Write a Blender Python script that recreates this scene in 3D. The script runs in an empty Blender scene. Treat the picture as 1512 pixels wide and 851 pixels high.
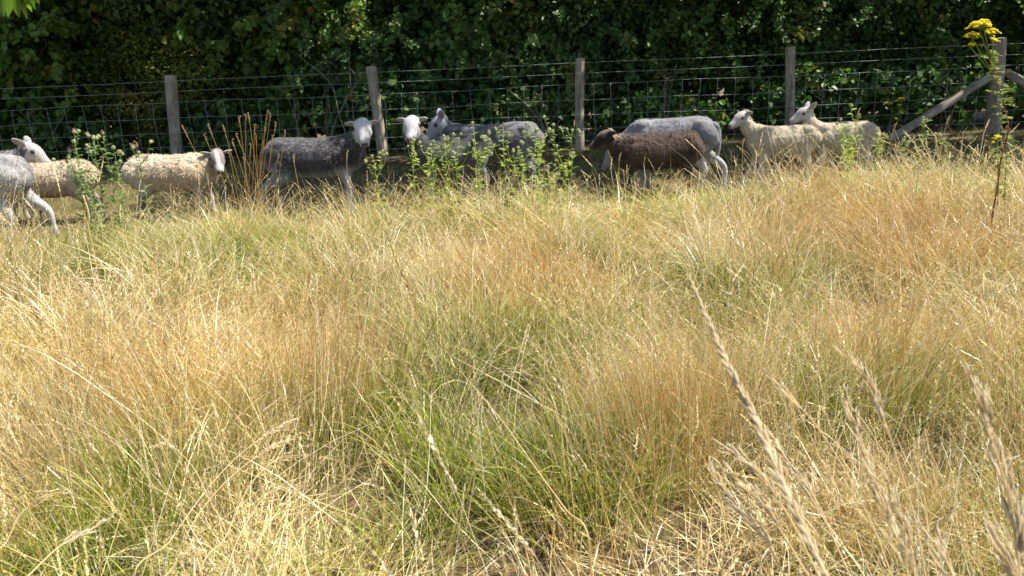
import bpy, math, random
import numpy as np
from mathutils import Vector, Matrix
R = math.radians
scn = bpy.context.scene
C = scn.collection

# ---------------- camera, sky, sun, exposure ----------------
CAM_H, PITCH, ROLL, FPX = 1.30, 17.0, 2.4, 1080.0
_th, _ro = R(PITCH), R(ROLL)
_f = np.array([0, math.cos(_th), -math.sin(_th)])
_r0 = np.array([1.0, 0, 0]); _u0 = np.array([0, math.sin(_th), math.cos(_th)])
_r = math.cos(_ro)*_r0 - math.sin(_ro)*_u0
_u = math.sin(_ro)*_r0 + math.cos(_ro)*_u0
CAM = np.array([0, 0, CAM_H])
cam_d = bpy.data.cameras.new('camera'); cam = bpy.data.objects.new('camera', cam_d); C.objects.link(cam)
M = Matrix(((_r[0], _u[0], -_f[0], 0), (_r[1], _u[1], -_f[1], 0), (_r[2], _u[2], -_f[2], CAM_H), (0, 0, 0, 1)))
cam.matrix_world = M
cam_d.sensor_width = 36; cam_d.lens = 36*FPX/1512
cam_d.clip_start = 0.05; cam_d.clip_end = 2000
cam_d.dof.use_dof = True; cam_d.dof.focus_distance = 5.0; cam_d.dof.aperture_fstop = 14.0
scn.camera = cam

SUN_EL, SUN_AZ = 57.0, 84.0          # azimuth from +Y towards +X
world = bpy.data.worlds.new('World'); scn.world = world; world.use_nodes = True
wt = world.node_tree; bg = wt.nodes['Background']
sky = wt.nodes.new('ShaderNodeTexSky'); sky.sky_type = 'NISHITA'; sky.sun_disc = False
sky.sun_elevation = R(SUN_EL); sky.sun_rotation = R(SUN_AZ)
sky.air_density = 1.0; sky.dust_density = 1.5; sky.ozone_density = 1.0
wt.links.new(sky.outputs[0], bg.inputs[0]); bg.inputs[1].default_value = 0.095
sun_d = bpy.data.lights.new('sun', 'SUN'); sun_d.energy = 5.0; sun_d.angle = R(0.53); sun_d.color = (1, .93, .82)
sun = bpy.data.objects.new('sun', sun_d); C.objects.link(sun)
_sd = Vector((math.sin(R(SUN_AZ))*math.cos(R(SUN_EL)), math.cos(R(SUN_AZ))*math.cos(R(SUN_EL)), math.sin(R(SUN_EL))))
sun.rotation_euler = _sd.to_track_quat('Z', 'Y').to_euler()
scn.view_settings.view_transform = 'Standard'; scn.view_settings.look = 'None'
scn.view_settings.exposure = 0.87; scn.view_settings.gamma = 1
scn.cycles.use_denoising = True
scn.cycles.denoiser = 'OPENIMAGEDENOISE'
scn.cycles.adaptive_threshold = .02; scn.cycles.max_bounces = 4; scn.cycles.diffuse_bounces = 3; scn.cycles.transmission_bounces = 3; scn.cycles.glossy_bounces = 1
scn.cycles.transparent_max_bounces = 8
scn.cycles.caustics_reflective = False; scn.cycles.caustics_refractive = False

# ---------------- helpers ----------------
def ray(px, py):
    d = _f + (px-756)/FPX*_r - (py-425.5)/FPX*_u
    return d/np.linalg.norm(d)
def at_z(px, py, z=0.0):
    d = ray(px, py); t = (z-CAM_H)/d[2]; return CAM + d*t
def at_y(px, py, y):
    d = ray(px, py); return CAM + d*(y/d[1])
def at_d(px, py, dist):
    return CAM + ray(px, py)*dist

def vnoise(p, seed=0):
    """value noise on (n,2) or (n,3) points, result 0..1"""
    p = np.asarray(p, float); i = np.floor(p).astype(np.int64); f = p-i; f = f*f*(3-2*f)
    D = p.shape[1]; out = 0
    for c in range(2**D):
        o = np.array([(c >> k) & 1 for k in range(D)])
        q = i+o; h = q[:, 0]*374761393 + q[:, 1]*668265263 + (q[:, 2]*2147483647 if D == 3 else 0) + seed*974634777
        h = (h ^ (h >> 13))*1274126177; h = h ^ (h >> 16); v = (h & 0xFFFFF)/float(0xFFFFF)
        w = np.prod(np.where(o, f, 1-f), axis=1); out = out + v*w
    return out
def fbm(p, seed=0, octv=3):
    s = 0; a = .5; t = 0
    for k in range(octv):
        s = s + a*vnoise(np.asarray(p)*2**k, seed+k*17); t += a; a *= .5
    return s/t
def sstep(a, b, x):
    t = np.clip((x-a)/(b-a), 0, 1); return t*t*(3-2*t)

def mesh_np(name, V, F, mats, attr=None, matidx=None, smooth=False):
    """V (n,3); F (m,k) one face size"""
    me = bpy.data.meshes.new(name); n = len(V); F = np.asarray(F, np.int32); m, k = F.shape
    me.vertices.add(n); me.vertices.foreach_set('co', np.asarray(V, np.float32).ravel())
    me.loops.add(m*k); me.loops.foreach_set('vertex_index', F.ravel())
    me.polygons.add(m); me.polygons.foreach_set('loop_start', np.arange(0, m*k, k, dtype=np.int32))
    me.polygons.foreach_set('loop_total', np.full(m, k, np.int32))
    for mt in (mats if isinstance(mats, (list, tuple)) else [mats]): me.materials.append(mt)
    if matidx is not None: me.polygons.foreach_set('material_index', np.asarray(matidx, np.int32))
    me.polygons.foreach_set('use_smooth', np.full(m, smooth, bool))
    if attr is not None:
        for an, A in attr.items():
            A = np.asarray(A, np.float32)
            at = me.attributes.new(an, 'FLOAT_COLOR', 'POINT')
            if A.shape[1] == 3: A = np.hstack([A, np.ones((n, 1), np.float32)])
            at.data.foreach_set('color', A.ravel())
    me.update(calc_edges=True); me.validate()
    return me
def link(name, me, parent=None, loc=None):
    o = bpy.data.objects.new(name, me); C.objects.link(o)
    if parent is not None: o.parent = parent
    if loc is not None: o.location = loc
    return o
def tag(o, label=None, cat=None, group=None, kind=None):
    if label: o['label'] = label
    if cat: o['category'] = cat
    if group: o['group'] = group
    if kind: o['kind'] = kind
    return o
def empty(name, loc, label, cat, group=None, rz=0):
    o = bpy.data.objects.new(name, None); C.objects.link(o); o.location = loc; o.rotation_euler = (0, 0, rz)
    o.empty_display_size = .1
    return tag(o, label, cat, group)

class MB:
    """collects quads/vertices with one rgba attribute 'bl'"""
    def __init__(s): s.V = []; s.F = []; s.A = []; s.n = 0
    def add(s, V, F, A):
        V = np.asarray(V, float); F = np.asarray(F, np.int64)
        A = np.asarray(A, float)
        if A.ndim == 1: A = np.tile(A, (len(V), 1))
        s.V.append(V); s.F.append(F+s.n); s.A.append(A); s.n += len(V)
    def tube(s, P, rad, k=6, A=(0, 0, 0, 1)):
        P = np.asarray(P, float); n = len(P); rad = np.broadcast_to(rad, (n,))
        T = np.gradient(P, axis=0); T /= np.linalg.norm(T, axis=1)[:, None]+1e-9
        ref = np.array([0, 0, 1.0]) if abs(T[:, 2]).mean() < .8 else np.array([0, 1.0, 0])
        N = np.cross(T, ref); N /= np.linalg.norm(N, axis=1)[:, None]+1e-9; B = np.cross(T, N)
        a = np.arange(k)*2*math.pi/k
        V = (P[:, None]+rad[:, None, None]*(np.cos(a)[None, :, None]*N[:, None]+np.sin(a)[None, :, None]*B[:, None])).reshape(-1, 3)
        F = [(i*k+j, i*k+(j+1) % k, (i+1)*k+(j+1) % k, (i+1)*k+j) for i in range(n-1) for j in range(k)]
        # caps as fans of degenerate-free quads: collapse with centre point
        c0 = len(V); V = np.vstack([V, P[0]-T[0]*rad[0]*.3, P[-1]+T[-1]*rad[-1]*.3])
        for j in range(0, k, 2):
            F.append((c0, (j+2) % k, (j+1) % k, j)); e = (n-1)*k
            F.append((c0+1, e+j, e+(j+1) % k, e+(j+2) % k))
        AA = np.tile(np.asarray(A, float), (len(V), 1))
        AA[:n*k, 0] = np.repeat(np.linspace(0, 1, n), k)
        s.add(V, F, AA)
    def leaf(s, p, d, nrm, L, W, A, fold=.25, prof=((.3, 1), (.7, .75))):
        d = np.asarray(d, float); d /= np.linalg.norm(d)+1e-9
        sd = np.cross(d, nrm); sd /= np.linalg.norm(sd)+1e-9; up = np.cross(sd, d)
        p = np.asarray(p, float); a, b = prof
        V = [p, p+d*L*a[0]+sd*W/2*a[1]+up*fold*W/2, p+d*L*b[0]+sd*W/2*b[1]+up*fold*W/2, p+d*L,
             p+d*L*b[0]-sd*W/2*b[1]+up*fold*W/2, p+d*L*a[0]-sd*W/2*a[1]+up*fold*W/2]
        s.add(V, [(0, 1, 2, 3), (0, 3, 4, 5)], A)
    def mesh(s, name, mat, smooth=False):
        return mesh_np(name, np.vstack(s.V), np.vstack(s.F), mat, {'bl': np.vstack(s.A)}, smooth=smooth)
    def build(s, name, mat, parent=None, smooth=False):
        return link(name, s.mesh(name, mat, smooth), parent)

# ---------------- materials ----------------
def nt(name):
    m = bpy.data.materials.new(name); m.use_nodes = True; t = m.node_tree; t.nodes.clear(); return m, t
def N(t, typ, **kw):
    n = t.nodes.new(typ)
    for k, v in kw.items():
        if k.startswith('i_'):
            key = k[2:]; key = int(key) if key.isdigit() else key
            n.inputs[key].default_value = v
        else: setattr(n, k, v)
    return n
def ramp(t, stops, interp='LINEAR'):
    n = t.nodes.new('ShaderNodeValToRGB'); cr = n.color_ramp; cr.interpolation = interp
    while len(cr.elements) > 1: cr.elements.remove(cr.elements[-1])
    for k, (p, c) in enumerate(stops):
        e = cr.elements[0] if k == 0 else cr.elements.new(p)
        e.position = p; e.color = (*c, 1)
    return n
def mixc(t, a, b, f, mode='MIX'):
    n = t.nodes.new('ShaderNodeMix'); n.data_type = 'RGBA'; n.blend_type = mode
    for s, v in ((6, a), (7, b), (0, f)):
        if hasattr(v, 'is_output'): t.links.new(v, n.inputs[s])
        elif s == 0: n.inputs[0].default_value = v
        else: n.inputs[s].default_value = (*v, 1)
    return n.outputs[2]
def mth(t, op, a, b=None, clamp=False):
    n = t.nodes.new('ShaderNodeMath'); n.operation = op; n.use_clamp = clamp
    for k, v in ((0, a), (1, b)):
        if v is None: continue
        if hasattr(v, 'is_output'): t.links.new(v, n.inputs[k])
        else: n.inputs[k].default_value = v
    return n.outputs[0]
def leafy_shader(t, col, trans=.4, rough=.5, spec=.3, tcol=None):
    """diffuse + gloss on top, light through the blade"""
    p = N(t, 'ShaderNodeBsdfPrincipled'); p.inputs['Roughness'].default_value = rough
    p.inputs['Specular IOR Level'].default_value = spec
    t.links.new(col, p.inputs['Base Color'])
    tr = N(t, 'ShaderNodeBsdfTranslucent'); t.links.new(tcol or col, tr.inputs[0])
    mx = N(t, 'ShaderNodeMixShader'); mx.inputs[0].default_value = trans
    t.links.new(p.outputs[0], mx.inputs[1]); t.links.new(tr.outputs[0], mx.inputs[2])
    o = N(t, 'ShaderNodeOutputMaterial'); t.links.new(mx.outputs[0], o.inputs[0])
def world_noise(t, scale, detail=2.0, off=0.0):
    g = N(t, 'ShaderNodeNewGeometry'); n = N(t, 'ShaderNodeTexNoise'); n.inputs['Scale'].default_value = scale
    n.inputs['Detail'].default_value = detail
    if off:
        v = N(t, 'ShaderNodeVectorMath', operation='ADD'); v.inputs[1].default_value = (off, off*1.7, 0)
        t.links.new(g.outputs['Position'], v.inputs[0]); t.links.new(v.outputs[0], n.inputs['Vector'])
    else: t.links.new(g.outputs['Position'], n.inputs['Vector'])
    return n.outputs['Fac']

def mat_grass():
    # bl: r = position along blade, g = random, b = dryness, a = kind (0 blade, .5 seed head, 1 rust)
    m, t = nt('grass_blade')
    a = N(t, 'ShaderNodeAttribute', attribute_name='bl'); sp = N(t, 'ShaderNodeSeparateColor'); t.links.new(a.outputs['Color'], sp.inputs[0])
    s, rn, dry, kind = sp.outputs[0], sp.outputs[1], sp.outputs[2], a.outputs['Alpha']
    straw = ramp(t, [(0, (.20, .14, .06)), (.15, (.44, .34, .15)), (.35, (.72, .60, .31)), (.5, (.60, .46, .19)), (.7, (.84, .74, .46)), (1, (.96, .91, .74))]); t.links.new(rn, straw.inputs[0])
    green = ramp(t, [(0, (.09, .13, .012)), (.35, (.21, .275, .025)), (.7, (.34, .39, .045)), (1, (.48, .48, .10))]); t.links.new(rn, green.inputs[0])
    rust = ramp(t, [(0, (.38, .20, .06)), (.5, (.60, .38, .13)), (1, (.76, .58, .28))]); t.links.new(rn, rust.inputs[0])
    n1 = world_noise(t, .9, 2)
    # dryness grows along the blade and with field noise
    f = mth(t, 'ADD', dry, mth(t, 'MULTIPLY', mth(t, 'SUBTRACT', s, .35), .75))
    f = mth(t, 'ADD', f, mth(t, 'MULTIPLY', mth(t, 'SUBTRACT', n1, .565), 1.6))
    f = mth(t, 'ADD', f, mth(t, 'MULTIPLY', mth(t, 'SUBTRACT', rn, .5), .5))
    mr = N(t, 'ShaderNodeMapRange', interpolation_type='SMOOTHSTEP'); mr.inputs[1].default_value = .25; mr.inputs[2].default_value = .75
    t.links.new(f, mr.inputs[0])
    # tussock-wide shift between pale and golden straw
    n2 = world_noise(t, 1.7, 2, 31.7)
    mr2 = N(t, 'ShaderNodeMapRange'); mr2.inputs[1].default_value = .4; mr2.inputs[2].default_value = .7; t.links.new(n2, mr2.inputs[0])
    straw2 = mixc(t, straw.outputs[0], mixc(t, straw.outputs[0], (1.0, .92, .66), 1.0, 'MULTIPLY'), mr2.outputs[0])
    c = mixc(t, green.outputs[0], straw2, mr.outputs[0])
    kr = N(t, 'ShaderNodeMapRange'); kr.inputs[1].default_value = .55; kr.inputs[2].default_value = .95; t.links.new(kind, kr.inputs[0])
    c = mixc(t, c, rust.outputs[0], kr.outputs[0])
    leafy_shader(t, c, .30, .34, .6)
    return m
GRASS = mat_grass()

def mat_attr(name, stops, trans=0.0, rough=.6, spec=.3, noise=0, nscale=30, tmul=None, bump=0):
    """colour from a ramp over bl.g, optional world-noise mottling"""
    m, t = nt(name)
    a = N(t, 'ShaderNodeAttribute', attribute_name='bl'); sp = N(t, 'ShaderNodeSeparateColor'); t.links.new(a.outputs['Color'], sp.inputs[0])
    rp = ramp(t, stops); src = sp.outputs[1]
    if noise:
        src = mth(t, 'ADD', src, mth(t, 'MULTIPLY', mth(t, 'SUBTRACT', world_noise(t, nscale, 4), .5), noise), True)
    t.links.new(src, rp.inputs[0]); col = rp.outputs[0]
    tc = mixc(t, col, tmul, 1.0, 'MULTIPLY') if tmul else None
    leafy_shader(t, col, trans, rough, spec, tc)
    return m
# ---------------- ground ----------------
def ground_z(x, y):
    p = np.stack([np.atleast_1d(x).ravel(), np.atleast_1d(y).ravel()], 1)
    z = (fbm(p*.45+3.3, 5, 3)-.5)*.16 + (fbm(p*1.5, 9, 2)-.5)*.07
    k = sstep(4.5, 6.5, p[:, 1]); return z*(1-.75*k)
def gz(x, y): return float(ground_z(x, y)[0])
def mat_ground():
    m, t = nt('dry_soil_and_thatch')
    n1 = world_noise(t, 1.2, 4); n2 = world_noise(t, 45, 6, 4.1)
    r1 = ramp(t, [(.3, (.07, .05, .027)), (.5, (.14, .10, .055)), (.7, (.10, .10, .035))]); t.links.new(n1, r1.inputs[0])
    r2 = ramp(t, [(.3, (.35, .3, .25)), (.7, (1.5, 1.4, 1.2))]); t.links.new(n2, r2.inputs[0])
    c = mixc(t, r1.outputs[0], r2.outputs[0], 1.0, 'MULTIPLY')
    b = N(t, 'ShaderNodeBsdfPrincipled'); b.inputs['Roughness'].default_value = .95; t.links.new(c, b.inputs['Base Color'])
    bp = N(t, 'ShaderNodeBump'); bp.inputs['Strength'].default_value = .7; bp.inputs['Distance'].default_value = .03
    t.links.new(n2, bp.inputs['Height']); t.links.new(bp.outputs[0], b.inputs['Normal'])
    o = N(t, 'ShaderNodeOutputMaterial'); t.links.new(b.outputs[0], o.inputs[0]); return m
def build_ground():
    xs = np.concatenate([[-400, -120, -50, -25], np.arange(-14, 14.01, .14), [25, 50, 120, 400]])
    ys = np.concatenate([[-300, -60, -15, -4], np.arange(-1, 17, .14), [25, 50, 120, 500]])
    X, Y = np.meshgrid(xs, ys); Z = ground_z(X, Y).reshape(X.shape)
    far = (abs(X) > 14) | (Y > 17) | (Y < -1); Z[far] = 0
    V = np.stack([X.ravel(), Y.ravel(), Z.ravel()], 1); w = len(xs); h = len(ys)
    i, j = np.meshgrid(np.arange(w-1), np.arange(h-1)); b = (j*w+i).ravel()
    me = mesh_np('ground', V, np.stack([b, b+1, b+w+1, b+w], 1), mat_ground(), smooth=True)
    tag(link('ground', me), kind='structure')
build_ground()
# ---------------- grass ----------------
def ribbon_blades(rng, n, R0, h, tilt, curl, w, segs, dry, kind=0., head=0., out=.7, wtip=.12, headw=2.2):
    """n arched blades round the origin; h=(lo,hi) lengths; returns V,F,A"""
    r = R0*np.sqrt(rng.random(n)); b = rng.random(n)*2*math.pi
    phi = np.where(rng.random(n) < out, b+rng.normal(0, .5, n), rng.random(n)*2*math.pi)
    L = rng.uniform(h[0], h[1], n)*(1-.25*r/R0)
    th0 = np.abs(rng.normal(0, tilt*.5, n)) + tilt*r/R0
    cu = rng.uniform(curl[0], curl[1], n)
    W = rng.uniform(w[0], w[1], n)
    s = np.linspace(0, 1, segs+1); ds = L/segs
    P = np.zeros((n, segs+1, 3)); P[:, 0, 0] = r*np.cos(b); P[:, 0, 1] = r*np.sin(b); P[:, 0, 2] = -.03
    ph = phi.copy(); wob = rng.normal(0, .12, (n, segs))
    for k in range(segs):
        th = np.clip(th0+cu*s[k+1]**1.7, 0, 2.7); ph = ph+wob[:, k]
        P[:, k+1, 0] = P[:, k, 0]+ds*np.sin(th)*np.cos(ph); P[:, k+1, 1] = P[:, k, 1]+ds*np.sin(th)*np.sin(ph)
        P[:, k+1, 2] = P[:, k, 2]+ds*np.cos(th)
    P[:, :, 2] = np.maximum(P[:, :, 2], -.02)
    tw = rng.uniform(-1.2, 1.2, n)+phi+math.pi/2
    sd = np.stack([np.cos(tw), np.sin(tw), rng.normal(0, .25, n)], 1); sd /= np.linalg.norm(sd, axis=1)[:, None]
    prof = 1-(1-wtip)*s**2.2
    Wm = W[:, None]*prof[None, :]
    hd = rng.random(n) < head
    if head > 0 and segs >= 4:
        Wm[hd, -2] = W[hd]*headw; Wm[hd, -3] = W[hd]*headw*.8
    rn = rng.random(n)
    A = np.zeros((n, segs+1, 2, 4)); A[..., 0] = s[None, :, None]; A[..., 1] = rn[:, None, None]
    A[..., 2] = np.clip(dry+rng.normal(0, .12, n), -1, 2)[:, None, None]; A[..., 3] = kind
    V = np.stack([P-sd[:, None]*Wm[..., None]/2, P+sd[:, None]*Wm[..., None]/2], 2)
    i = np.arange(n)[:, None]*(segs+1)*2+np.arange(segs)[None, :]*2
    F = np.stack([i, i+1, i+3, i+2], -1).reshape(-1, 4)
    return V.reshape(-1, 3), F, A.reshape(-1, 4), P, hd, rn

def spikelets(rng, P, idx, m, L, W, spread, frac, rn, kind=.5):
    """small pointed scales on the last part of the chosen stems"""
    Q = P[idx]; k = len(Q)
    if not k: return None
    t = np.tile(np.linspace(1-frac, 1, m), (k, 1))+rng.normal(0, .004, (k, m)); t = np.clip(t, 0, 1)
    S = Q.shape[1]-1; u = t*S; a = np.clip(u.astype(int), 0, S-1); f = (u-a)[..., None]
    ii = np.arange(k)[:, None]; p = Q[ii, a]*(1-f)+Q[ii, a+1]*f; d = Q[ii, a+1]-Q[ii, a]; d /= np.linalg.norm(d, axis=-1)[..., None]+1e-9
    o = rng.normal(0, 1, (k, m, 3)); o -= (o*d).sum(-1)[..., None]*d; o /= np.linalg.norm(o, axis=-1)[..., None]
    dd = d*math.cos(spread)+o*math.sin(spread); sd = np.cross(dd, rng.normal(0, 1, (k, m, 3))); sd /= np.linalg.norm(sd, axis=-1)[..., None]
    pr = np.sin(np.clip((t-(1-frac))/frac, 0, 1)*2.6+.35)[..., None]
    l = L*(.6+.5*pr)*rng.uniform(.8, 1.2, (k, m, 1)); w = W*(.5+.6*pr)
    V = np.stack([p, p+dd*l*.4+sd*w/2, p+dd*l, p+dd*l*.4-sd*w/2], 2).reshape(-1, 3)
    F = np.arange(k*m*4).reshape(-1, 4)
    A = np.zeros((k, m, 4, 4)); A[..., 0] = .9; A[..., 1] = np.clip(rn[idx][:, None, None]*.5+rng.random((k, m, 1))*.5, 0, 1); A[..., 2] = 1.3; A[..., 3] = kind
    return V, F, A.reshape(-1, 4)

lib = bpy.data.collections.new('grass tufts')   # sources only; the fields below scatter them
def tuft_object(name, parts):
    b = MB()
    for V, F, A in parts: b.add(V, F, A)
    me = b.mesh(name, GRASS); o = bpy.data.objects.new(name, me); return o
TUFTS = {}
def make_tufts():
    rng = np.random.default_rng(7)
    def T(kind, nvar, fn):
        TUFTS[kind] = []
        for v in range(nvar):
            parts = fn(rng); TUFTS[kind].append(tuft_object('grass_tuft', parts))
    def rb(*a, **k):
        r = ribbon_blades(*a, **k); return r
    def straw(rng):
        a = rb(rng, 80, .15, (.28, .55), .28, (.2, 1.9), (.0022, .0052), 6, .75)
        c = rb(rng, 60, .15, (.38, .72), .17, (.1, 1.0), (.0014, .0022), 6, 1.1, head=.0)
        d = rb(rng, 60, .17, (.12, .30), .5, (.5, 2.2), (.0026, .0045), 4, .8)
        hd = np.where(rng.random(60) < .5)[0]
        e = spikelets(rng, c[3], hd, 16, .009, .0028, .35, .2, c[5])
        return [a[:3], c[:3], d[:3], e]
    def mixed(rng):
        a = rb(rng, 85, .14, (.22, .48), .25, (.3, 1.6), (.0024, .005), 6, .05)
        c = rb(rng, 60, .14, (.35, .66), .18, (.1, 1.), (.0011, .0018), 6, 1.0)
        d = rb(rng, 55, .16, (.1, .28), .5, (.5, 2.2), (.0026, .0045), 4, .7)
        hd = np.where(rng.random(60) < .4)[0]
        return [a[:3], c[:3], d[:3], spikelets(rng, c[3], hd, 12, .007, .0024, .5, .2, c[5])]
    def green(rng):
        a = rb(rng, 130, .15, (.16, .42), .3, (.3, 1.6), (.0024, .005), 6, -.45)
        c = rb(rng, 30, .14, (.3, .55), .2, (.1, 1.), (.0011, .0018), 6, .9)
        d = rb(rng, 60, .16, (.1, .25), .6, (.5, 2.2), (.002, .0038), 4, .35)
        return [a[:3], c[:3], d[:3]]
    def rusty(rng):
        a = rb(rng, 100, .15, (.32, .62), .17, (.05, .9), (.0012, .0021), 6, 1.0, kind=.85)
        d = rb(rng, 70, .15, (.15, .35), .4, (.4, 1.8), (.0018, .0032), 5, .35)
        hd = np.where(rng.random(100) < .7)[0]
        return [a[:3], d[:3], spikelets(rng, a[3], hd, 12, .006, .0017, .7, .28, a[5], kind=.95)]
    def thatch(rng):
        a = rb(rng, 120, .2, (.2, .42), 1.2, (.0, .9), (.0022, .0054), 5, 1.05, out=.3)
        c = rb(rng, 50, .2, (.12, .3), .6, (.5, 2.0), (.0015, .003), 5, .9, out=.3)
        return [a[:3], c[:3]]
    def foxtail(rng):
        c = rb(rng, 16, .13, (.5, .85), .16, (.05, .75), (.0013, .002), 7, 1.15)
        a = rb(rng, 30, .12, (.2, .4), .3, (.4, 1.6), (.002, .0036), 5, .9)
        e = spikelets(rng, c[3], np.arange(16), 46, .009, .0036, .3, .15, np.clip(c[5]+.4, 0, 1))
        return [a[:3], c[:3], e]
    def low(rng):
        a = rb(rng, 90, .14, (.04, .13), .7, (.3, 1.8), (.002, .004), 3, .05, out=.3)
        c = rb(rng, 40, .14, (.05, .15), 1.0, (.3, 1.8), (.002, .004), 3, 1.0, out=.3)
        return [a[:3], c[:3]]
    def stray(rng):   # long broken stalks lying over the sward
        a = rb(rng, 9, .25, (.45, .85), 1.1, (-.1, .9), (.0022, .0034), 7, 1.25, out=.2)
        c = rb(rng, 9, .2, (.4, .75), .35, (-.2, .6), (.0018, .0028), 7, 1.2, out=.2)
        e = spikelets(rng, c[3], np.arange(9), 24, .010, .003, .35, .16, np.clip(c[5]+.3, 0, 1))
        return [a[:3], c[:3], e]
    def swept(rng):   # long blades combed over to one side
        a = list(rb(rng, 110, .14, (.35, .62), .35, (.9, 2.0), (.002, .0042), 8, .9, out=0.))
        V = a[0].copy(); r = np.hypot(V[:, 0], V[:, 1])
        hgt = np.clip(V[:, 2], 0, 1); V[:, 0] = V[:, 0]*.55+np.abs(V[:, 0])*.35+hgt*.35; V[:, 2] *= .8
        return [(V, a[1], a[2])]
    T('straw', 6, straw); T('mixed', 5, mixed); T('green', 5, green); T('rusty', 4, rusty)
    T('thatch', 5, thatch); T('foxtail', 4, foxtail); T('low', 4, low); T('swept', 4, swept); T('stray', 5, stray)
make_tufts()

def scatter(name, label, cat, pts, rot, scl, idx, sources):
    """one object whose geometry nodes put a tuft on every vertex"""
    col = bpy.data.collections.new(name+' sources')
    for k, o in enumerate(sources):
        o.name = 'grass_tuft_%03d' % (len(bpy.data.objects)); col.objects.link(o)
    order = sorted(range(len(sources)), key=lambda k: sources[k].name); rank = {s: r for r, s in enumerate(order)}
    idx = np.array([rank[i] for i in idx], np.int32)
    me = bpy.data.meshes.new(name); n = len(pts); me.vertices.add(n); me.vertices.foreach_set('co', np.asarray(pts, np.float32).ravel())
    a = me.attributes.new('rot', 'FLOAT_VECTOR', 'POINT'); a.data.foreach_set('vector', np.asarray(rot, np.float32).ravel())
    a = me.attributes.new('scl', 'FLOAT_VECTOR', 'POINT'); a.data.foreach_set('vector', np.asarray(scl, np.float32).ravel())
    a = me.attributes.new('idx', 'INT', 'POINT'); a.data.foreach_set('value', idx)
    me.materials.append(GRASS)
    o = link(name, me); tag(o, label, cat, kind='stuff')
    g = bpy.data.node_groups.new(name, 'GeometryNodeTree')
    g.interface.new_socket('Geometry', in_out='INPUT', socket_type='NodeSocketGeometry')
    g.interface.new_socket('Geometry', in_out='OUTPUT', socket_type='NodeSocketGeometry')
    gi = g.nodes.new('NodeGroupInput'); go = g.nodes.new('NodeGroupOutput')
    iop = g.nodes.new('GeometryNodeInstanceOnPoints'); ci = g.nodes.new('GeometryNodeCollectionInfo')
    ci.inputs['Collection'].default_value = col; ci.inputs['Separate Children'].default_value = True; ci.inputs['Reset Children'].default_value = True
    g.links.new(gi.outputs[0], iop.inputs['Points']); g.links.new(ci.outputs[0], iop.inputs['Instance'])
    iop.inputs['Pick Instance'].default_value = True
    def na(nm, typ):
        q = g.nodes.new('GeometryNodeInputNamedAttribute'); q.data_type = typ; q.inputs[0].default_value = nm; return q.outputs[0]
    g.links.new(na('idx', 'INT'), iop.inputs['Instance Index']); g.links.new(na('rot', 'FLOAT_VECTOR'), iop.inputs['Rotation'])
    g.links.new(na('scl', 'FLOAT_VECTOR'), iop.inputs['Scale'])
    g.links.new(iop.outputs[0], go.inputs[0])
    md = o.modifiers.new('scatter', 'NODES'); md.node_group = g
    return o

# far edge of the tall grass, read along the fence: (px, py of the visible grass tops)
EDGE = [(-250, 342), (0, 336), (100, 327), (200, 303), (300, 298), (400, 300), (480, 294), (560, 284), (700, 276), (850, 274), (950, 265), (1050, 257), (1120, 254), (1200, 252), (1270, 244), (1330, 236), (1400, 238), (1512, 240), (1800, 235)]
_e = np.array([at_z(px, py, .30)[:2] for px, py in EDGE]); _e = _e[np.argsort(_e[:, 0])]
def edge_y(x): return np.interp(x, _e[:, 0], _e[:, 1])
# spots of a clear kind, (px, py, radius m, kind)
SPOTS = [(700, 560, .38, 'green'), (780, 470, .30, 'green'), (640, 700, .30, 'green'), (820, 640, .28, 'green'), (240, 640, .24, 'green'), (60, 790, .34, 'green'), (1190, 490, .42, 'green'),
         (200, 720, .26, 'green'), (700, 450, .3, 'mixed'), (1130, 380, .40, 'green'), (1300, 590, .22, 'mixed'), (370, 350, .55, 'green'), (250, 380, .5, 'mixed'), (130, 350, .6, 'green'), (1400, 560, .3, 'mixed'),
         (950, 450, .3, 'mixed'), (660, 300, .6, 'mixed'), (1020, 275, .7, 'green'), (880, 320, .5, 'mixed'), (1440, 245, 1.0, 'green'), (510, 520, .22, 'straw'), (20, 560, .3, 'straw'),
         (440, 500, .20, 'rusty'), (470, 540, .18, 'rusty'), (1010, 600, .20, 'rusty'), (930, 760, .20, 'rusty'), (1000, 700, .18, 'rusty'), (830, 270, .6, 'rusty'), (760, 400, .35, 'rusty'), (260, 560, .22, 'rusty'), (1330, 480, .4, 'rusty'), (1450, 620, .3, 'rusty'), (160, 520, .25, 'rusty'), (1270, 330, .9, 'rusty'), (800, 240, .5, 'rusty'),
         (1190, 640, .26, 'thatch'), (600, 830, .26, 'thatch'), (740, 830, .2, 'thatch'), (330, 690, .16, 'thatch'), (1040, 415, .35, 'thatch'), (1200, 430, .3, 'thatch'), (1130, 820, .2, 'thatch'), (350, 800, .2, 'thatch'), (640, 350, .5, 'thatch'), (1080, 330, .6, 'swept'), (300, 440, .35, 'swept'), (800, 510, .16, 'swept'), (560, 420, .4, 'swept'), (1250, 400, .4, 'swept'), (920, 310, .6, 'swept'), (1420, 420, .5, 'swept')]
HOLLOWS = [(578, 560, .15), (568, 640, .15), (590, 720, .16), (690, 790, .14), (1290, 640, .14), (1240, 690, .16), (420, 640, .13), (30, 740, .14), (1080, 520, .14), (548, 500, .12), (1010, 540, .10), (330, 600, .10), (880, 480, .10)]
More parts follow.
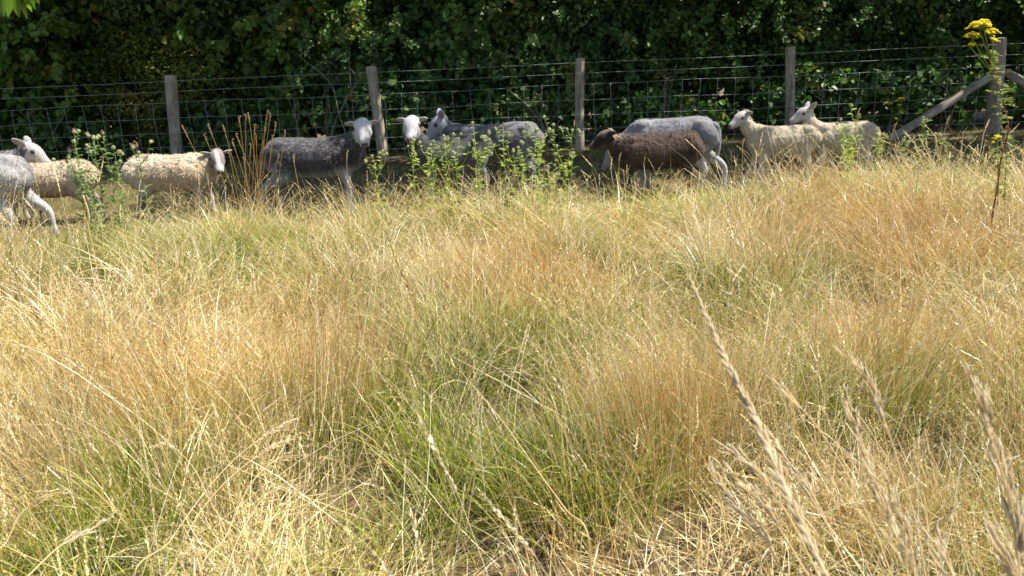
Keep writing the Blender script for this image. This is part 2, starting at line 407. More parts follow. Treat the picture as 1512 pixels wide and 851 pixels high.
HEIGHTS = [(500, 560, .20, 1.35), (120, 560, .45, 1.25), (1420, 560, .4, 1.25), (1000, 640, .2, 1.25), (700, 560, .3, 1.1), (1190, 640, .26, .5), (600, 810, .25, .45), (740, 830, .2, .5), (572, 600, .14, .45), (350, 760, .2, .7), (1200, 430, .35, .7), (1040, 415, .3, .6), (30, 420, .4, 1.2), (650, 340, .5, .7)]
def build_field():
    rng = np.random.default_rng(11)
    kinds = ['straw', 'mixed', 'green', 'rusty', 'thatch', 'foxtail', 'swept', 'stray']
    src = []; start = {}
    for k in kinds: start[k] = len(src); src += TUFTS[k]
    P = []
    # jittered grid, finer near the camera
    for (y0, y1, st) in ((.62, 2.6, .105), (2.6, 5.0, .145), (5.0, 9.2, .19)):
        for y in np.arange(y0, y1, st):
            hw = 1.6+y*.86; xs = np.arange(-hw, hw, st)
            P.append(np.stack([xs+rng.uniform(-.5, .5, len(xs))*st, y+rng.uniform(-.5, .5, len(xs))*st], 1))
    P = np.vstack(P)
    ed = edge_y(P[:, 0])+(vnoise(P*1.3, 3)-.4)*.6
    keep = P[:, 1] < ed
    near = np.hypot(P[:, 0], P[:, 1]) > .62
    keep &= near
    # the stand is thinner in hollows
    sp = [(at_z(a, b, .22)[:2], r, k) for a, b, r, k in SPOTS]
    ho = [(at_z(a, b, .10)[:2], r) for a, b, r in HOLLOWS]
    gap = fbm(P*1.6+7, 21, 2)
    keep &= ~((gap < .43) & (rng.random(len(P)) < .85) & (P[:, 1] < 5))
    for c, r in ho: keep &= np.hypot(*(P-c).T) > r*(1.2+.3*rng.normal(0, 1, len(P)))
    P = P[keep]; n = len(P)
    a = fbm(P*.8+11, 31, 2); b = fbm(P*1.1+53, 37, 2)
    kind = np.full(n, 'straw', object); u = rng.random(n)
    kind[(a > .52)] = 'mixed'; kind[(a > .64)] = 'green'
    kind[(b > .70)] = 'rusty'; kind[(b < .42)] = 'swept'
    kind[(a < .38)] = 'thatch'
    kind[u < .06] = 'foxtail'; kind[(u > .06) & (u < .20)] = 'thatch'; kind[(u > .20) & (u < .30)] = 'mixed'; kind[(u > .30) & (u < .42)] = 'straw'; kind[(u > .42) & (u < .50)] = 'swept'; kind[(u > .88)] = 'stray'
    for c, r, k in sp:
        d = np.hypot(*(P-c).T); m = (d < r*rng.uniform(.75, 1.25, n)) & (rng.random(n) < .80) & (kind != 'stray'); kind[m] = k
    nv = {k: len(TUFTS[k]) for k in kinds}
    idx = np.array([start[k]+rng.integers(nv[k]) for k in kind])
    z = ground_z(P[:, 0], P[:, 1])
    # height of the stand: taller tussocks, lower runs, lower towards the fence
    hs = .30+1.15*fbm(P*1.35+91, 41, 2)
    hs *= np.where(P[:, 1] > 4, 1-.10*sstep(4, 7, P[:, 1]), 1)
    hs *= rng.uniform(.85, 1.18, n)*(1-.15*sstep(-1.2, -.1, P[:, 1]-edge_y(P[:, 0])))
    hs[kind == 'thatch'] *= .9
    for c, q, r, f in [(at_z(a, b, .22)[:2], 0, r, f) for a, b, r, f in HEIGHTS]: hs = hs*(1+(f-1)*(1-sstep(r*.7, r*1.2, np.hypot(*(P-c).T))))
    # coherent lean of the sward
    la = (fbm(P*.7+17, 61, 2)-.5)*9; lm = (.08+.35*sstep(.4, .8, fbm(P*.9+5, 71, 2)))*np.where(P[:, 1] < 3, .55, 1)
    yaw = rng.random(n)*2*math.pi
    sw = kind == 'swept'; yaw[sw] = la[sw]+rng.normal(0, .35, sw.sum())
    # rotation euler XYZ: tilt then yaw -> use matrices
    rot = np.zeros((n, 3))
    for i in range(n):
        ax = Vector((-math.sin(la[i]), math.cos(la[i]), 0))
        m = Matrix.Rotation(lm[i]*rng.uniform(.5, 1.3), 3, ax) @ Matrix.Rotation(yaw[i], 3, 'Z')
        rot[i] = m.to_euler()
    wsc = rng.uniform(.85, 1.25, n)*np.where(P[:, 1] < 2.6, 1.0, np.where(P[:, 1] < 5, 1.45, 1.8))
    flat = (kind == 'thatch') | (kind == 'stray') | (kind == 'swept'); wsc = np.where(flat & (P[:, 1] > 2.6), wsc*.72, wsc)
    scl = np.stack([wsc, wsc, np.where(kind == 'stray', .6+.5*hs, hs*1.12)], 1)
    scatter('meadow_grass', 'tall dry straw coloured meadow grass with greener tufts filling the field', 'grass', np.column_stack([P, z]), rot, scl, idx, src)
    # low grazed sward under and beyond the sheep
    Q = []
    for y in np.arange(4.6, 14.5, .17):
        hw = 2.2+y*.86; xs = np.arange(-hw, hw, .17)
        Q.append(np.stack([xs+rng.uniform(-.5, .5, len(xs))*.17, y+rng.uniform(-.5, .5, len(xs))*.17], 1))
    Q = np.vstack(Q); ed = edge_y(Q[:, 0]); Q = Q[(Q[:, 1] > ed-.6) & (fbm(Q*1.1, 77, 2) > .36)]
    n = len(Q); rot = np.column_stack([rng.normal(0, .1, n), rng.normal(0, .1, n), rng.random(n)*6.28]); s = rng.uniform(.7, 1.3, n)
    lowset = TUFTS['low']
    scatter('grazed_grass', 'short dull green grazed grass in the shade along the fence', 'grass', np.column_stack([Q, ground_z(Q[:, 0], Q[:, 1])]), rot, np.column_stack([s, s, s*rng.uniform(.8, 1.9, n)]), rng.integers(len(lowset), size=n), lowset)
build_field()
# ---------------- fence ----------------
def mat_wood():
    m, t = nt('weathered_wood')
    tc = N(t, 'ShaderNodeTexCoord'); mp = N(t, 'ShaderNodeMapping'); mp.inputs['Scale'].default_value = (38, 38, 2.2); t.links.new(tc.outputs['Object'], mp.inputs[0])
    n = N(t, 'ShaderNodeTexNoise'); n.inputs['Scale'].default_value = 1.4; n.inputs['Detail'].default_value = 6; t.links.new(mp.outputs[0], n.inputs[0])
    n2 = N(t, 'ShaderNodeTexNoise'); n2.inputs['Scale'].default_value = 7; n2.inputs['Detail'].default_value = 4; t.links.new(tc.outputs['Object'], n2.inputs[0])
    r1 = ramp(t, [(.30, (.13, .11, .08)), (.45, (.40, .35, .275)), (.75, (.58, .52, .425))]); t.links.new(n.outputs[0], r1.inputs[0])
    r2 = ramp(t, [(.3, (.62, .60, .55)), (.65, (1.1, 1.06, 1.04))]); t.links.new(n2.outputs[0], r2.inputs[0])
    c = mixc(t, r1.outputs[0], r2.outputs[0], 1.0, 'MULTIPLY')
    b = N(t, 'ShaderNodeBsdfPrincipled'); b.inputs['Roughness'].default_value = .85; t.links.new(c, b.inputs['Base Color'])
    bp = N(t, 'ShaderNodeBump'); bp.inputs['Strength'].default_value = 1.0; bp.inputs['Distance'].default_value = .016; t.links.new(n.outputs[0], bp.inputs['Height']); t.links.new(bp.outputs[0], b.inputs['Normal'])
    o = N(t, 'ShaderNodeOutputMaterial'); t.links.new(b.outputs[0], o.inputs[0]); return m
WOOD = mat_wood()
def mat_plain(name, col, rough=.5, metal=0.0, spec=.5):
    m, t = nt(name); b = N(t, 'ShaderNodeBsdfPrincipled'); b.inputs['Base Color'].default_value = (*col, 1); b.inputs['Roughness'].default_value = rough
    b.inputs['Metallic'].default_value = metal; b.inputs['Specular IOR Level'].default_value = spec
    o = N(t, 'ShaderNodeOutputMaterial'); t.links.new(b.outputs[0], o.inputs[0]); return m
WIRE = mat_plain('galvanised_wire', (.46, .50, .47), .5, .0)
STAPLE = mat_plain('rusty_staple', (.10, .06, .04), .8)

def log(P0, P1, r0, r1, rng, k=16, n=14, name='post', parent=None, bev=.012):
    """round timber with slight bends and flats, bevelled ends; origin at P0"""
    P0 = np.array(P0, float); P1 = np.array(P1, float); ax = P1-P0; L = np.linalg.norm(ax); ax /= L
    ref = np.array([0, 1., 0]); s1 = np.cross(ax, ref); s1 /= np.linalg.norm(s1); s2 = np.cross(ax, s1)
    ts = np.concatenate([[0, .006], np.linspace(.02, .98, n), [.994, 1]]); V = []; a = np.arange(k)*2*math.pi/k
    flat = 1+.10*np.cos(2*a+rng.random()*6)+.05*np.cos(3*a+rng.random()*6)
    b1, b2 = rng.normal(0, .014, 2); p1, p2 = rng.random(2)*3
    for t in ts:
        r = (r0+(r1-r0)*t)*(1-.18*(t in (0, 1)))*(1+.02*math.sin(9*t+p1))
        c = ax*L*t+s1*b1*math.sin(3*t+p1)+s2*b2*math.sin(3*t+p2)
        rr = r*flat*(1+rng.normal(0, .008, k))
        V.append(c+rr[:, None]*(np.cos(a)[:, None]*s1+np.sin(a)[:, None]*s2))
    V = np.vstack(V); m = len(ts)
    F = [(i*k+j, i*k+(j+1) % k, (i+1)*k+(j+1) % k, (i+1)*k+j) for i in range(m-1) for j in range(k)]
    c0 = len(V); V = np.vstack([V, V[:k].mean(0), V[-k:].mean(0)+ax*.004])
    for j in range(0, k, 2): F.append((c0, (j+2) % k, j+1, j)); e = (m-1)*k; F.append((c0+1, e+j, e+j+1, e+(j+2) % k))
    # local z along the timber so that the grain runs lengthwise
    Rm = np.stack([s1, s2, ax], 1); Vl = V@Rm
    me = mesh_np(name, Vl, F, WOOD, smooth=True)
    o = link(name, me, parent); M4 = Matrix([list(Rm[i])+[P0[i]] for i in range(3)]+[[0, 0, 0, 1]]); o.matrix_basis = M4
    return o
FY = 11.3
def build_fence():
    rng = np.random.default_rng(3)
    root = empty('wire_fence', (0, FY, 0), 'wire netting sheep fence on grey weathered wooden posts along the hedge', 'fence')
    L = lambda p: (p[0], p[1]-FY, p[2])
    posts = [(-50, 128, -38, 236, .075), (251, 111, 263, 229, .078), (547, 98, 566, 237, .084), (856, 86, 858, 222, .068), (1167, 69, 1167, 207, .070), (1790, 40, 1785, 175, .055)]
    tops = []
    for (tx, ty, bx, by, r) in posts:
        t = at_y(tx, ty, FY); b = at_y(bx, by, FY); b = b+(b-t)*(b[2]+.25)/(t[2]-b[2])
        log(L(b), L(t), r*1.02, r, rng, name='fence_post', parent=root)
        tops.append(t)
    t = at_y(1478, 56, FY-.02); b = at_y(1466, 189, FY-.02); b = b+(b-t)*(b[2]+.3)/(t[2]-b[2])
    log(L(b), L(t), .115, .082, rng, k=20, name='strainer_post', parent=root)
    st = t
    # diagonal braces leaning on the strainer
    a0 = at_y(1461, 112, FY-.03); a1 = at_y(1314, 207, FY-.25); a1 = a1+(a1-a0)*.18
    log(L(a1), L(a0), .058, .052, rng, name='brace_rail', parent=root)
    a0 = at_y(1486, 106, FY-.03); a1 = at_y(1512, 122, FY-.05); a1 = a0+(a1-a0)*5.6
    log(L(a1), L(a0), .062, .055, rng, name='brace_rail', parent=root)
    # wires follow the fence line read at the posts
    fy = FY-.075
    def line(pts, rad, name, amp=.004, k=5):
        W = [at_y(x, y, fy) for x, y in pts]; xs = np.array([w[0] for w in W]); zs = np.array([w[2] for w in W])
        X = np.arange(-9.5, 11.5, .12); c = np.polyfit(xs, zs, 1)
        Z = np.polyval(c, X)
        return X, Z
    rows = []
    for pts in ([(0, 131), (856, 94), (1460, 66)], [(0, 146), (856, 110), (1460, 82)]):
        X, Z = line(pts, 0, ''); Z = Z+.004*np.sin(X*1.3)+rng.normal(0, .0012, len(X))
        mb = MB(); mb.tube(np.stack([X, np.full_like(X, fy-FY), Z], 1), .0023, 5); mb.build('plain_wire', WIRE, root, True)
    X, Zt = line([(0, 163), (856, 127), (1460, 98)], 0, '')
    mb = MB(); nrow = 7; hts = [0]
    d = [.225, .215, .20, .18, .15, .14]
    for q in d: hts.append(hts[-1]+q*1.0)
    zr = []
    for q, h in enumerate(hts):
        Z = Zt-h+.010*np.sin(X*.9+q*.7)+.006*np.sin(X*2.7+q)+rng.normal(0, .0015, len(X)); zr.append(Z)
        mb.tube(np.stack([X, np.full_like(X, fy-FY), Z], 1), .0021, 5)
    for x in np.arange(-9.4, 11.3, .262):
        xo = rng.normal(0, .010); zz = [np.interp(x, X, z) for z in zr]
        P = []
        for q in range(nrow-1):
            for u in (0, .5):
                P.append((x+xo+rng.normal(0, .003)+.010*math.sin(q*1.1+x*3), fy-FY-.004, zz[q]+(zz[q+1]-zz[q])*u))
        P.append((x+xo, fy-FY-.004, zz[-1])); mb.tube(P, .0019, 5)
    mb.build('wire_netting', WIRE, root, True)
    for i, tp in enumerate(tops+[st]):
        for q in range(5):
            mb = MB(); zc = np.interp(tp[0], X, zr[min(q, 6)]); mb.tube([(tp[0]+(.03 if q % 2 else -.01)+.012*q*(i < 3), fy-FY-.006, zc-.012), (tp[0]+.004+.012*q*(i < 3), fy-FY-.012, zc), (tp[0]+.012*q*(i < 3), fy-FY-.006, zc+.014)], .003, 5); mb.build('staple', STAPLE, root)
build_fence()
# ---------------- hedge and trees ----------------
def mat_leaf(name, dark, mid, light, trans=.35, old=(.30, .24, .05)):
    return mat_attr(name, [(0, dark), (.5, mid), (.93, light), (.985, old)], trans, .46, .35, noise=.9, nscale=1.1, tmul=(1.1, 1.5, .6))
LEAF = {
 'hazel': mat_leaf('hazel_leaves', (.045, .088, .014), (.105, .185, .030), (.20, .30, .055)),
 'thorn': mat_leaf('hawthorn_leaves', (.065, .085, .012), (.13, .155, .022), (.25, .26, .045)),
 'elder': mat_leaf('elder_leaves', (.040, .082, .024), (.095, .168, .050), (.19, .28, .085)),
 'ivy': mat_leaf('ivy_leaves', (.034, .072, .016), (.082, .152, .034), (.15, .24, .056), .28),
 'bramble': mat_leaf('bramble_leaves', (.042, .092, .026), (.100, .180, .050), (.19, .29, .085)),
}
BARK = mat_attr('grey_brown_bark', [(0, (.07, .05, .035)), (.5, (.14, .11, .085)), (1, (.26, .22, .17))], 0, .9, .1, noise=.6, nscale=22)
TWIG = mat_attr('pale_dead_twigs', [(0, (.12, .085, .06)), (.5, (.22, .17, .125)), (1, (.36, .31, .24))], 0, .9, .1, noise=.4, nscale=18)

def leaf_cloud(rng, pts, ns, L, asp, rn, jitter=.8):
    """pts (n,3) leaf bases, ns (n,3) facing; returns V,F,A with two folded quads a leaf"""
    n = len(pts)
    nn = ns+rng.normal(0, jitter, (n, 3)); nn /= np.linalg.norm(nn, axis=1)[:, None]
    d = rng.normal(0, 1, (n, 3)); d[:, 2] -= .5; d -= (d*nn).sum(1)[:, None]*nn; d /= np.linalg.norm(d, axis=1)[:, None]+1e-9
    s = np.cross(d, nn); l = (L*rng.uniform(.65, 1.25, n))[:, None]; w = l*asp*.5; up = nn*w*.35
    V = np.stack([pts, pts+d*l*.28+s*w+up, pts+d*l*.68+s*w*.85+up*.7, pts+d*l-nn*l*.06, pts+d*l*.68-s*w*.85+up*.7, pts+d*l*.28-s*w+up], 1).reshape(-1, 3)
    i = np.arange(n)[:, None]*6
    F = np.concatenate([i+np.array([0, 1, 2, 3]), i+np.array([0, 3, 4, 5])], 0)
    A = np.zeros((n, 6, 4)); A[..., 1] = rn[:, None]; A[..., 3] = 1
    return V, F, A.reshape(-1, 4)

def bush_leaves(rng, c, rad, nclump, per, L, asp, shell=.55, clump_r=.26, ground=.05, front=True):
    """clumps of leaves on an uneven ellipsoid; gaps stay between clumps"""
    c = np.array(c); rad = np.array(rad)
    u = rng.normal(0, 1, (nclump, 3)); u /= np.linalg.norm(u, axis=1)[:, None]
    if front: u[:, 1] = np.where(rng.random(nclump) < .7, -abs(u[:, 1]), u[:, 1])
    rr = (1-shell*rng.random(nclump)**1.4)*(.62+.62*vnoise(u*3.0+rng.random()*50, 5))
    cc = c+u*rad*rr[:, None]; ok = cc[:, 2] > ground; cc = cc[ok]; u = u[ok]; k = len(cc)
    cr = clump_r*rng.uniform(.5, 1.3, k); tone = rng.normal(0, .22, k)
    m = np.maximum((per*rng.uniform(.5, 1.5, k)*(cr/clump_r)**2).astype(int), 8)
    ci = np.repeat(np.arange(k), m); n = len(ci)
    o = rng.normal(0, 1, (n, 3)); o /= np.linalg.norm(o, axis=1)[:, None]; o *= (rng.random(n)**.45)[:, None]
    o[:, 2] *= .75
    pts = cc[ci]+o*cr[ci][:, None]; ns = u[ci]*.5+o*.6+np.array([0, -.25, .55])
    rn = np.clip(.45+tone[ci]+rng.normal(0, .17, n), 0, .95); rn = np.where(rng.random(n) < .006, 1., rn)
    ok = pts[:, 2] > .01
    return leaf_cloud(rng, pts[ok], ns[ok], L, asp, rn[ok]), cc

def branches(rng, base, ends, r0, k=6, A=None):
    b = MB()
    for e in ends:
        st = np.array(base)+rng.normal(0, .12, 3)*np.array([1, 1, 0]); mid = (st+e)/2+rng.normal(0, .18, 3); t = np.linspace(0, 1, 9)[:, None]
        P = (1-t)**2*st+2*t*(1-t)*mid+t**2*e; P += rng.normal(0, .012, P.shape)
        b.tube(P, np.linspace(r0*rng.uniform(.6, 1.1), r0*.12, 9), k, (0, rng.random(), 0, 1))
    return b
def shrub(name, label, cat, x, y, w, h, d, kind, L, asp, nclump, per, seed, z0=None, group=None, clump_r=.26, stems=7, front=True, shell=.55):
    rng = np.random.default_rng(seed)
    root = empty(name, (x, y, 0), label, cat, group)
    zc = h*.5 if z0 is None else (h+z0)/2; hz = h*.5 if z0 is None else (h-z0)/2
    (V, F, A), cc = bush_leaves(rng, (0, 0, zc), (w/2, d/2, hz), int(nclump*.95), per*.5, L*1.55, asp, clump_r=clump_r*.86, front=front, shell=shell)
    if name in ('hazel_bush', 'elder_bush', 'hawthorn_bush') and h > 2.3:   # long arching sprays in front, each a row of big leaves
        pp, nn, rr = [], [], []; sb = MB()
        for k in range(34):
            a = rng.uniform(-w/2, w/2); z0_ = rng.uniform(h*.35, h*1.0); st = np.array([a, -d*.3, z0_]); en = st+np.array([rng.normal(0, .3), -rng.uniform(.3, .75), rng.uniform(-.6, .15)]); md = (st+en)/2+np.array([0, 0, .12]); t = np.linspace(0, 1, 14)[:, None]
            Q = (1-t)**2*st+2*t*(1-t)*md+t**2*en; sb.tube(Q, np.linspace(.004, .0015, 14), 5, (0, .7, 0, 1)); tn = np.clip(rng.normal(.72, .15), 0, .93)
            for q in Q[3:]:
                for j in range(3): pp.append(q+rng.normal(0, .035, 3)); nn.append((rng.normal(0, .3), -.7, .6)); rr.append(np.clip(tn+rng.normal(0, .1), 0, .93))
        V2, F2, A2 = leaf_cloud(rng, np.array(pp), np.array(nn), L*1.6, asp*1.1, np.array(rr), .35)
        F = np.vstack([F, F2+len(V)]); V = np.vstack([V, V2]); A = np.vstack([A, A2]); sb.build('sprays', TWIG, root, True)
    link('foliage', mesh_np('foliage', V, F, LEAF[kind], {'bl': A}), root)
    ends = cc[rng.choice(len(cc), min(stems*3, len(cc)), replace=False)]
    b = branches(rng, (0, 0, -.05), ends[:stems*3], .022 if h < 3.5 else .045)
    b.build('branches', BARK, root, True)
    return root
def tree(label, x, y, h, w, kind, L, seed, z0=1.0, ncl=700, per=72, front=7.4):
    rng = np.random.default_rng(seed); root = empty('hedgerow_tree', (x, y, 0), label, 'tree', 'trees rising behind the hedge')
    (V, F, A), cc = bush_leaves(rng, (0, 0, (h+z0)/2), (w/2, 1.5, (h-z0)/2), ncl, per, L*1.25, .62, shell=.8, clump_r=.42, front=False)
    # unseen boughs added above the grazed strip, shaped to shade the sheep
    yc = (front+12.6)/2-y; (V2, F2, A2), cc2 = bush_leaves(rng, (0, yc, 4.9), (w*.62, (12.6-front)/2, 1.35), 260, 58, .15, .62, shell=.95, clump_r=.42, front=False)
    ok = V2[:, 2].reshape(-1, 6).min(1) > 2.9
    n_ = len(ok); V2 = V2.reshape(-1, 6, 3)[ok].reshape(-1, 3); A2 = A2.reshape(-1, 6, 4)[ok].reshape(-1, 4); i_ = np.arange(ok.sum())[:, None]*6
    F2 = np.concatenate([i_+np.array([0, 1, 2, 3]), i_+np.array([0, 3, 4, 5])], 0)
    F = np.vstack([F, F2+len(V)]); V = np.vstack([V, V2]); A = np.vstack([A, A2]); cc = np.vstack([cc, cc2[cc2[:, 2] > 3.4]])
    link('crown', mesh_np('crown', V, F, LEAF[kind], {'bl': A}), root)
    tr = MB(); t = np.linspace(0, 1, 12)[:, None]; P = np.hstack([.25*np.sin(t*3+seed), .1*np.cos(t*4), t*h*.8-.05]); tr.tube(P, np.linspace(.13, .03, 12), 10, (0, .5, 0, 1)); tr.build('trunk', BARK, root, True)
    ends = cc[rng.choice(len(cc), 26, replace=False)]; b = MB()
    for e in ends:
        q = rng.uniform(.2, .75); st = np.array([.25*math.sin(q*3+seed), .1*math.cos(q*4), q*h*.8]); mid = (st+e)/2+np.array([0, 0, .25])+rng.normal(0, .1, 3); s = np.linspace(0, 1, 8)[:, None]
        b.tube((1-s)**2*st+2*s*(1-s)*mid+s**2*e, np.linspace(.045, .008, 8), 6, (0, rng.random(), 0, 1))
    b.build('limbs', BARK, root, True)
    return root
def build_hedge():
    T = [('slender tree filling the gap above the round hawthorn bush', -6.7, 5.4, 3.6, 'hazel', .11), ('tree with big dark leaves above the left end of the fence', -8.2, 5.0, 4.6, 'hazel', .11), ('leafy tree behind the round yellowish hawthorn bush', -5.0, 5.5, 4.0, 'elder', .10),
         ('dark tree behind the gap between the first and second whole fence posts', -2.0, 6.1, 4.2, 'hazel', .11), ('dense tree behind the middle fence post', 1.2, 6.2, 4.2, 'elder', .10),
         ('dark green tree behind the two cream lambs', 4.4, 6.3, 4.2, 'thorn', .09), ('shady tree behind the thick corner post', 7.6, 6.2, 4.4, 'hazel', .11), ('unseen shade tree added just beyond the right end of the picture', 13.9, 6.2, 4.2, 'hazel', .12), ('second unseen shade tree added beyond the right end of the picture', 17.0, 6.0, 4.2, 'elder', .12), ('tree at the far right end of the hedge', 10.9, 6.2, 4.2, 'elder', .11), ('tree at the far left end of the hedge', -11.3, 5.2, 4.2, 'elder', .11)]  # the two trees past the right end are unseen, added to cast shade
    for i, (lb, x, h, w, k, L) in enumerate(T): tree(lb, x, 14.0+.3*math.sin(i*2.1), h+1.6, w+.3, k, L, 100+i, front=7.3+.35*math.sin(i*2.7) if x > .5 else (9.6+.5*math.sin(i*2.7) if x > -7 else 10.2))
    H = [  # name, label, x, y, w, h, d, kind, leaf, aspect, clumps, per clump
     ('hawthorn_bush', 'round yellowish green hawthorn bush behind the left end of the fence', -5.6, 12.75, 2.5, 2.15, 1.5, 'thorn', .042, .8, 330, 100),
     ('hazel_bush', 'dark hazel bush in the far left corner above the white faced grey sheep', -8.3, 12.9, 3.2, 3.4, 1.8, 'hazel', .065, .75, 330, 85),
     ('hazel_bush', 'tall dark hazel bush with overhanging leaves right of the round hawthorn', -3.6, 13.3, 2.9, 3.6, 1.7, 'hazel', .075, .72, 330, 80),
     ('elder_bush', 'bluish green elder bush behind the second fence post from the left', -2.2, 12.95, 2.5, 2.6, 1.4, 'elder', .062, .6, 300, 90),
     ('hazel_bush', 'mid green hazel bush with bright sprays over the white faced dark sheep', -.6, 13.0, 2.6, 3.3, 1.5, 'bramble', .066, .8, 330, 85),
     ('elder_bush', 'broad bluish green bush hanging over the fence left of the middle post', 1.0, 13.0, 2.9, 3.3, 1.7, 'elder', .058, .72, 400, 95),
     ('hawthorn_bush', 'fine leaved green bush over the brown sheep', 3.2, 13.1, 2.8, 3.2, 1.6, 'ivy', .050, .8, 400, 100),
     ('hawthorn_bush', 'small leaved dark hawthorn behind the two cream lambs', 5.3, 13.0, 2.9, 3.3, 1.6, 'elder', .045, .75, 420, 105),
     ('ivy_bush', 'very dark bush between the lambs and the thick corner post', 7.4, 13.1, 2.9, 3.4, 1.6, 'ivy', .052, .8, 380, 100),
     ('hazel_bush', 'dark bush right of the thick corner post', 9.6, 13.0, 3.2, 3.5, 1.7, 'hazel', .060, .8, 330, 90)]
    for i, h in enumerate(H):
        nm, lb, x, y, w, hh, d, k, L, asp, nc, per = h
        shrub(nm, lb, 'bush', x, y, w, hh, d, k, L, asp, nc, per, 200+i, group='bushes of the hedge', stems=8)
    # deeper leafy growth between the bushes and the trees
    for i in range(9):
        x = -10.4+i*2.6; lb = ['behind the far left bush', 'behind the left hazel bush', 'behind the round hawthorn', 'behind the second elder', 'behind the sprays over the dark sheep', 'behind the middle fence post', 'behind the brown sheep', 'behind the lambs and the brace', 'behind the corner post'][i]
        shrub('thicket', 'deep leafy thicket growing in the gloom '+lb, 'thicket', x, 13.75, 3.2, 2.7, 1.0, 'ivy' if i % 2 else 'hazel', .10, .8, 420, 70, 260+i, group='thicket inside the hedge', stems=5, front=False, shell=.9)
    # the shaded low growth at the foot of the hedge
    B = [('low bramble with broad leaves behind the left fence post', -4.3), ('low bramble behind the dark grey sheep with the white face', -1.9), ('low bramble patch left of the middle fence post', .3), ('low bramble behind the brown sheep', 2.4),
         ('low bramble under the two cream lambs fence bay', 4.9), ('low bramble by the foot of the diagonal brace', 6.7), ('low bramble at the left end of the fence', -7.2), ('low bramble right of the thick corner post', 8.8)]
    for i, (lb, x) in enumerate(B):
        shrub('bramble_patch', lb, 'bramble', x, 12.05+.1*math.sin(i*3), 2.5, .95+.2*math.sin(i*1.7), .8, 'bramble' if i % 2 else 'ivy', .07, .85, 120, 42, 300+i, group='low brambles at the foot of the hedge', clump_r=.2, stems=5)
build_hedge()
# ---------------- sheep ----------------
def mat_fleece():
    # 'bl' rgb = the coat's own colour, alpha = woolliness
    m, t = nt('sheep_coat')
    a = N(t, 'ShaderNodeAttribute', attribute_name='bl'); tc = N(t, 'ShaderNodeTexCoord')
    n = N(t, 'ShaderNodeTexNoise'); n.inputs['Scale'].default_value = 75; n.inputs['Detail'].default_value = 5; t.links.new(tc.outputs['Object'], n.inputs[0])
    mpv = N(t, 'ShaderNodeMapping'); mpv.inputs['Scale'].default_value = (1, 1, .28); mpv.inputs['Rotation'].default_value = (0, .25, 0); t.links.new(tc.outputs['Object'], mpv.inputs[0])
    v = N(t, 'ShaderNodeTexNoise'); v.inputs['Scale'].default_value = 95; v.inputs['Detail'].default_value = 3; t.links.new(mpv.outputs[0], v.inputs['Vector'])
    r = ramp(t, [(.3, (.78, .75, .71)), (.7, (1.20, 1.19, 1.17))]); t.links.new(mth(t, 'MULTIPLY', mth(t, 'ADD', n.outputs[0], v.outputs[0]), .5), r.inputs[0])
    c = mixc(t, a.outputs['Color'], r.outputs[0], 1.0, 'MULTIPLY')
    b = N(t, 'ShaderNodeBsdfPrincipled'); b.inputs['Roughness'].default_value = .95; b.inputs['Specular IOR Level'].default_value = .1
    b.inputs['Sheen Weight'].default_value = .25; b.inputs['Sheen Roughness'].default_value = .6
    t.links.new(c, b.inputs['Base Color'])
    h = mth(t, 'ADD', mth(t, 'MULTIPLY', n.outputs[0], .5), v.outputs[0]); h = mth(t, 'MULTIPLY', h, a.outputs['Alpha'])
    bp = N(t, 'ShaderNodeBump'); bp.inputs['Strength'].default_value = .6; bp.inputs['Distance'].default_value = .008; t.links.new(h, bp.inputs['Height']); t.links.new(bp.outputs[0], b.inputs['Normal'])
    o = N(t, 'ShaderNodeOutputMaterial'); t.links.new(b.outputs[0], o.inputs[0]); return m
FLEECE = mat_fleece()
EYE = mat_plain('dark_amber_eye', (.02, .013, .008), .12); HORN = mat_plain('dark_hoof_horn', (.05, .04, .035), .5)

def ell_tube(P, ry, rz, side=None, k=16):
    """closed tube with elliptical rings; ry along side, rz along the other"""
    P = np.asarray(P, float); n = len(P); T = np.gradient(P, axis=0); T /= np.linalg.norm(T, axis=1)[:, None]
    side = np.array([0, 1., 0]) if side is None else np.asarray(side, float)
    S = side-(T@side)[:, None]*T; S /= np.linalg.norm(S, axis=1)[:, None]; U = np.cross(T, S)
    a = np.arange(k)*2*math.pi/k; ry = np.broadcast_to(ry, n); rz = np.broadcast_to(rz, n)
    V = (P[:, None]+ry[:, None, None]*np.cos(a)[None, :, None]*S[:, None]+rz[:, None, None]*np.sin(a)[None, :, None]*U[:, None]).reshape(-1, 3)
    F = [(i*k+j, i*k+(j+1) % k, (i+1)*k+(j+1) % k, (i+1)*k+j) for i in range(n-1) for j in range(k)]
    c0 = len(V); V = np.vstack([V, P[0]-T[0]*min(ry[0], rz[0])*.5, P[-1]+T[-1]*min(ry[-1], rz[-1])*.5])
    for j in range(k):
        F.append((c0, (j+1) % k, j)); e = (n-1)*k; F.append((c0+1, e+j, e+(j+1) % k))
    return V, F
def spl(P, m):
    """resample control rows (n,c) with a Catmull-Rom curve into m rows"""
    P = np.asarray(P, float); n = len(P); Q = np.vstack([2*P[0]-P[1], P, 2*P[-1]-P[-2]]); t = np.linspace(0, n-1-1e-6, m); i = t.astype(int); f = (t-i)[:, None]
    a, b, c, d = Q[i], Q[i+1], Q[i+2], Q[i+3]
    return .5*((2*b)+(c-a)*f+(2*a-5*b+4*c-d)*f**2+(3*b-a-3*c+d)*f**3)
def seg_dist(X, A, B):
    A = np.array(A); B = np.array(B); ab = B-A; t = np.clip(((X-A)@ab)/(ab@ab), 0, 1)
    return np.linalg.norm(X-A-t[:, None]*ab, axis=1), t

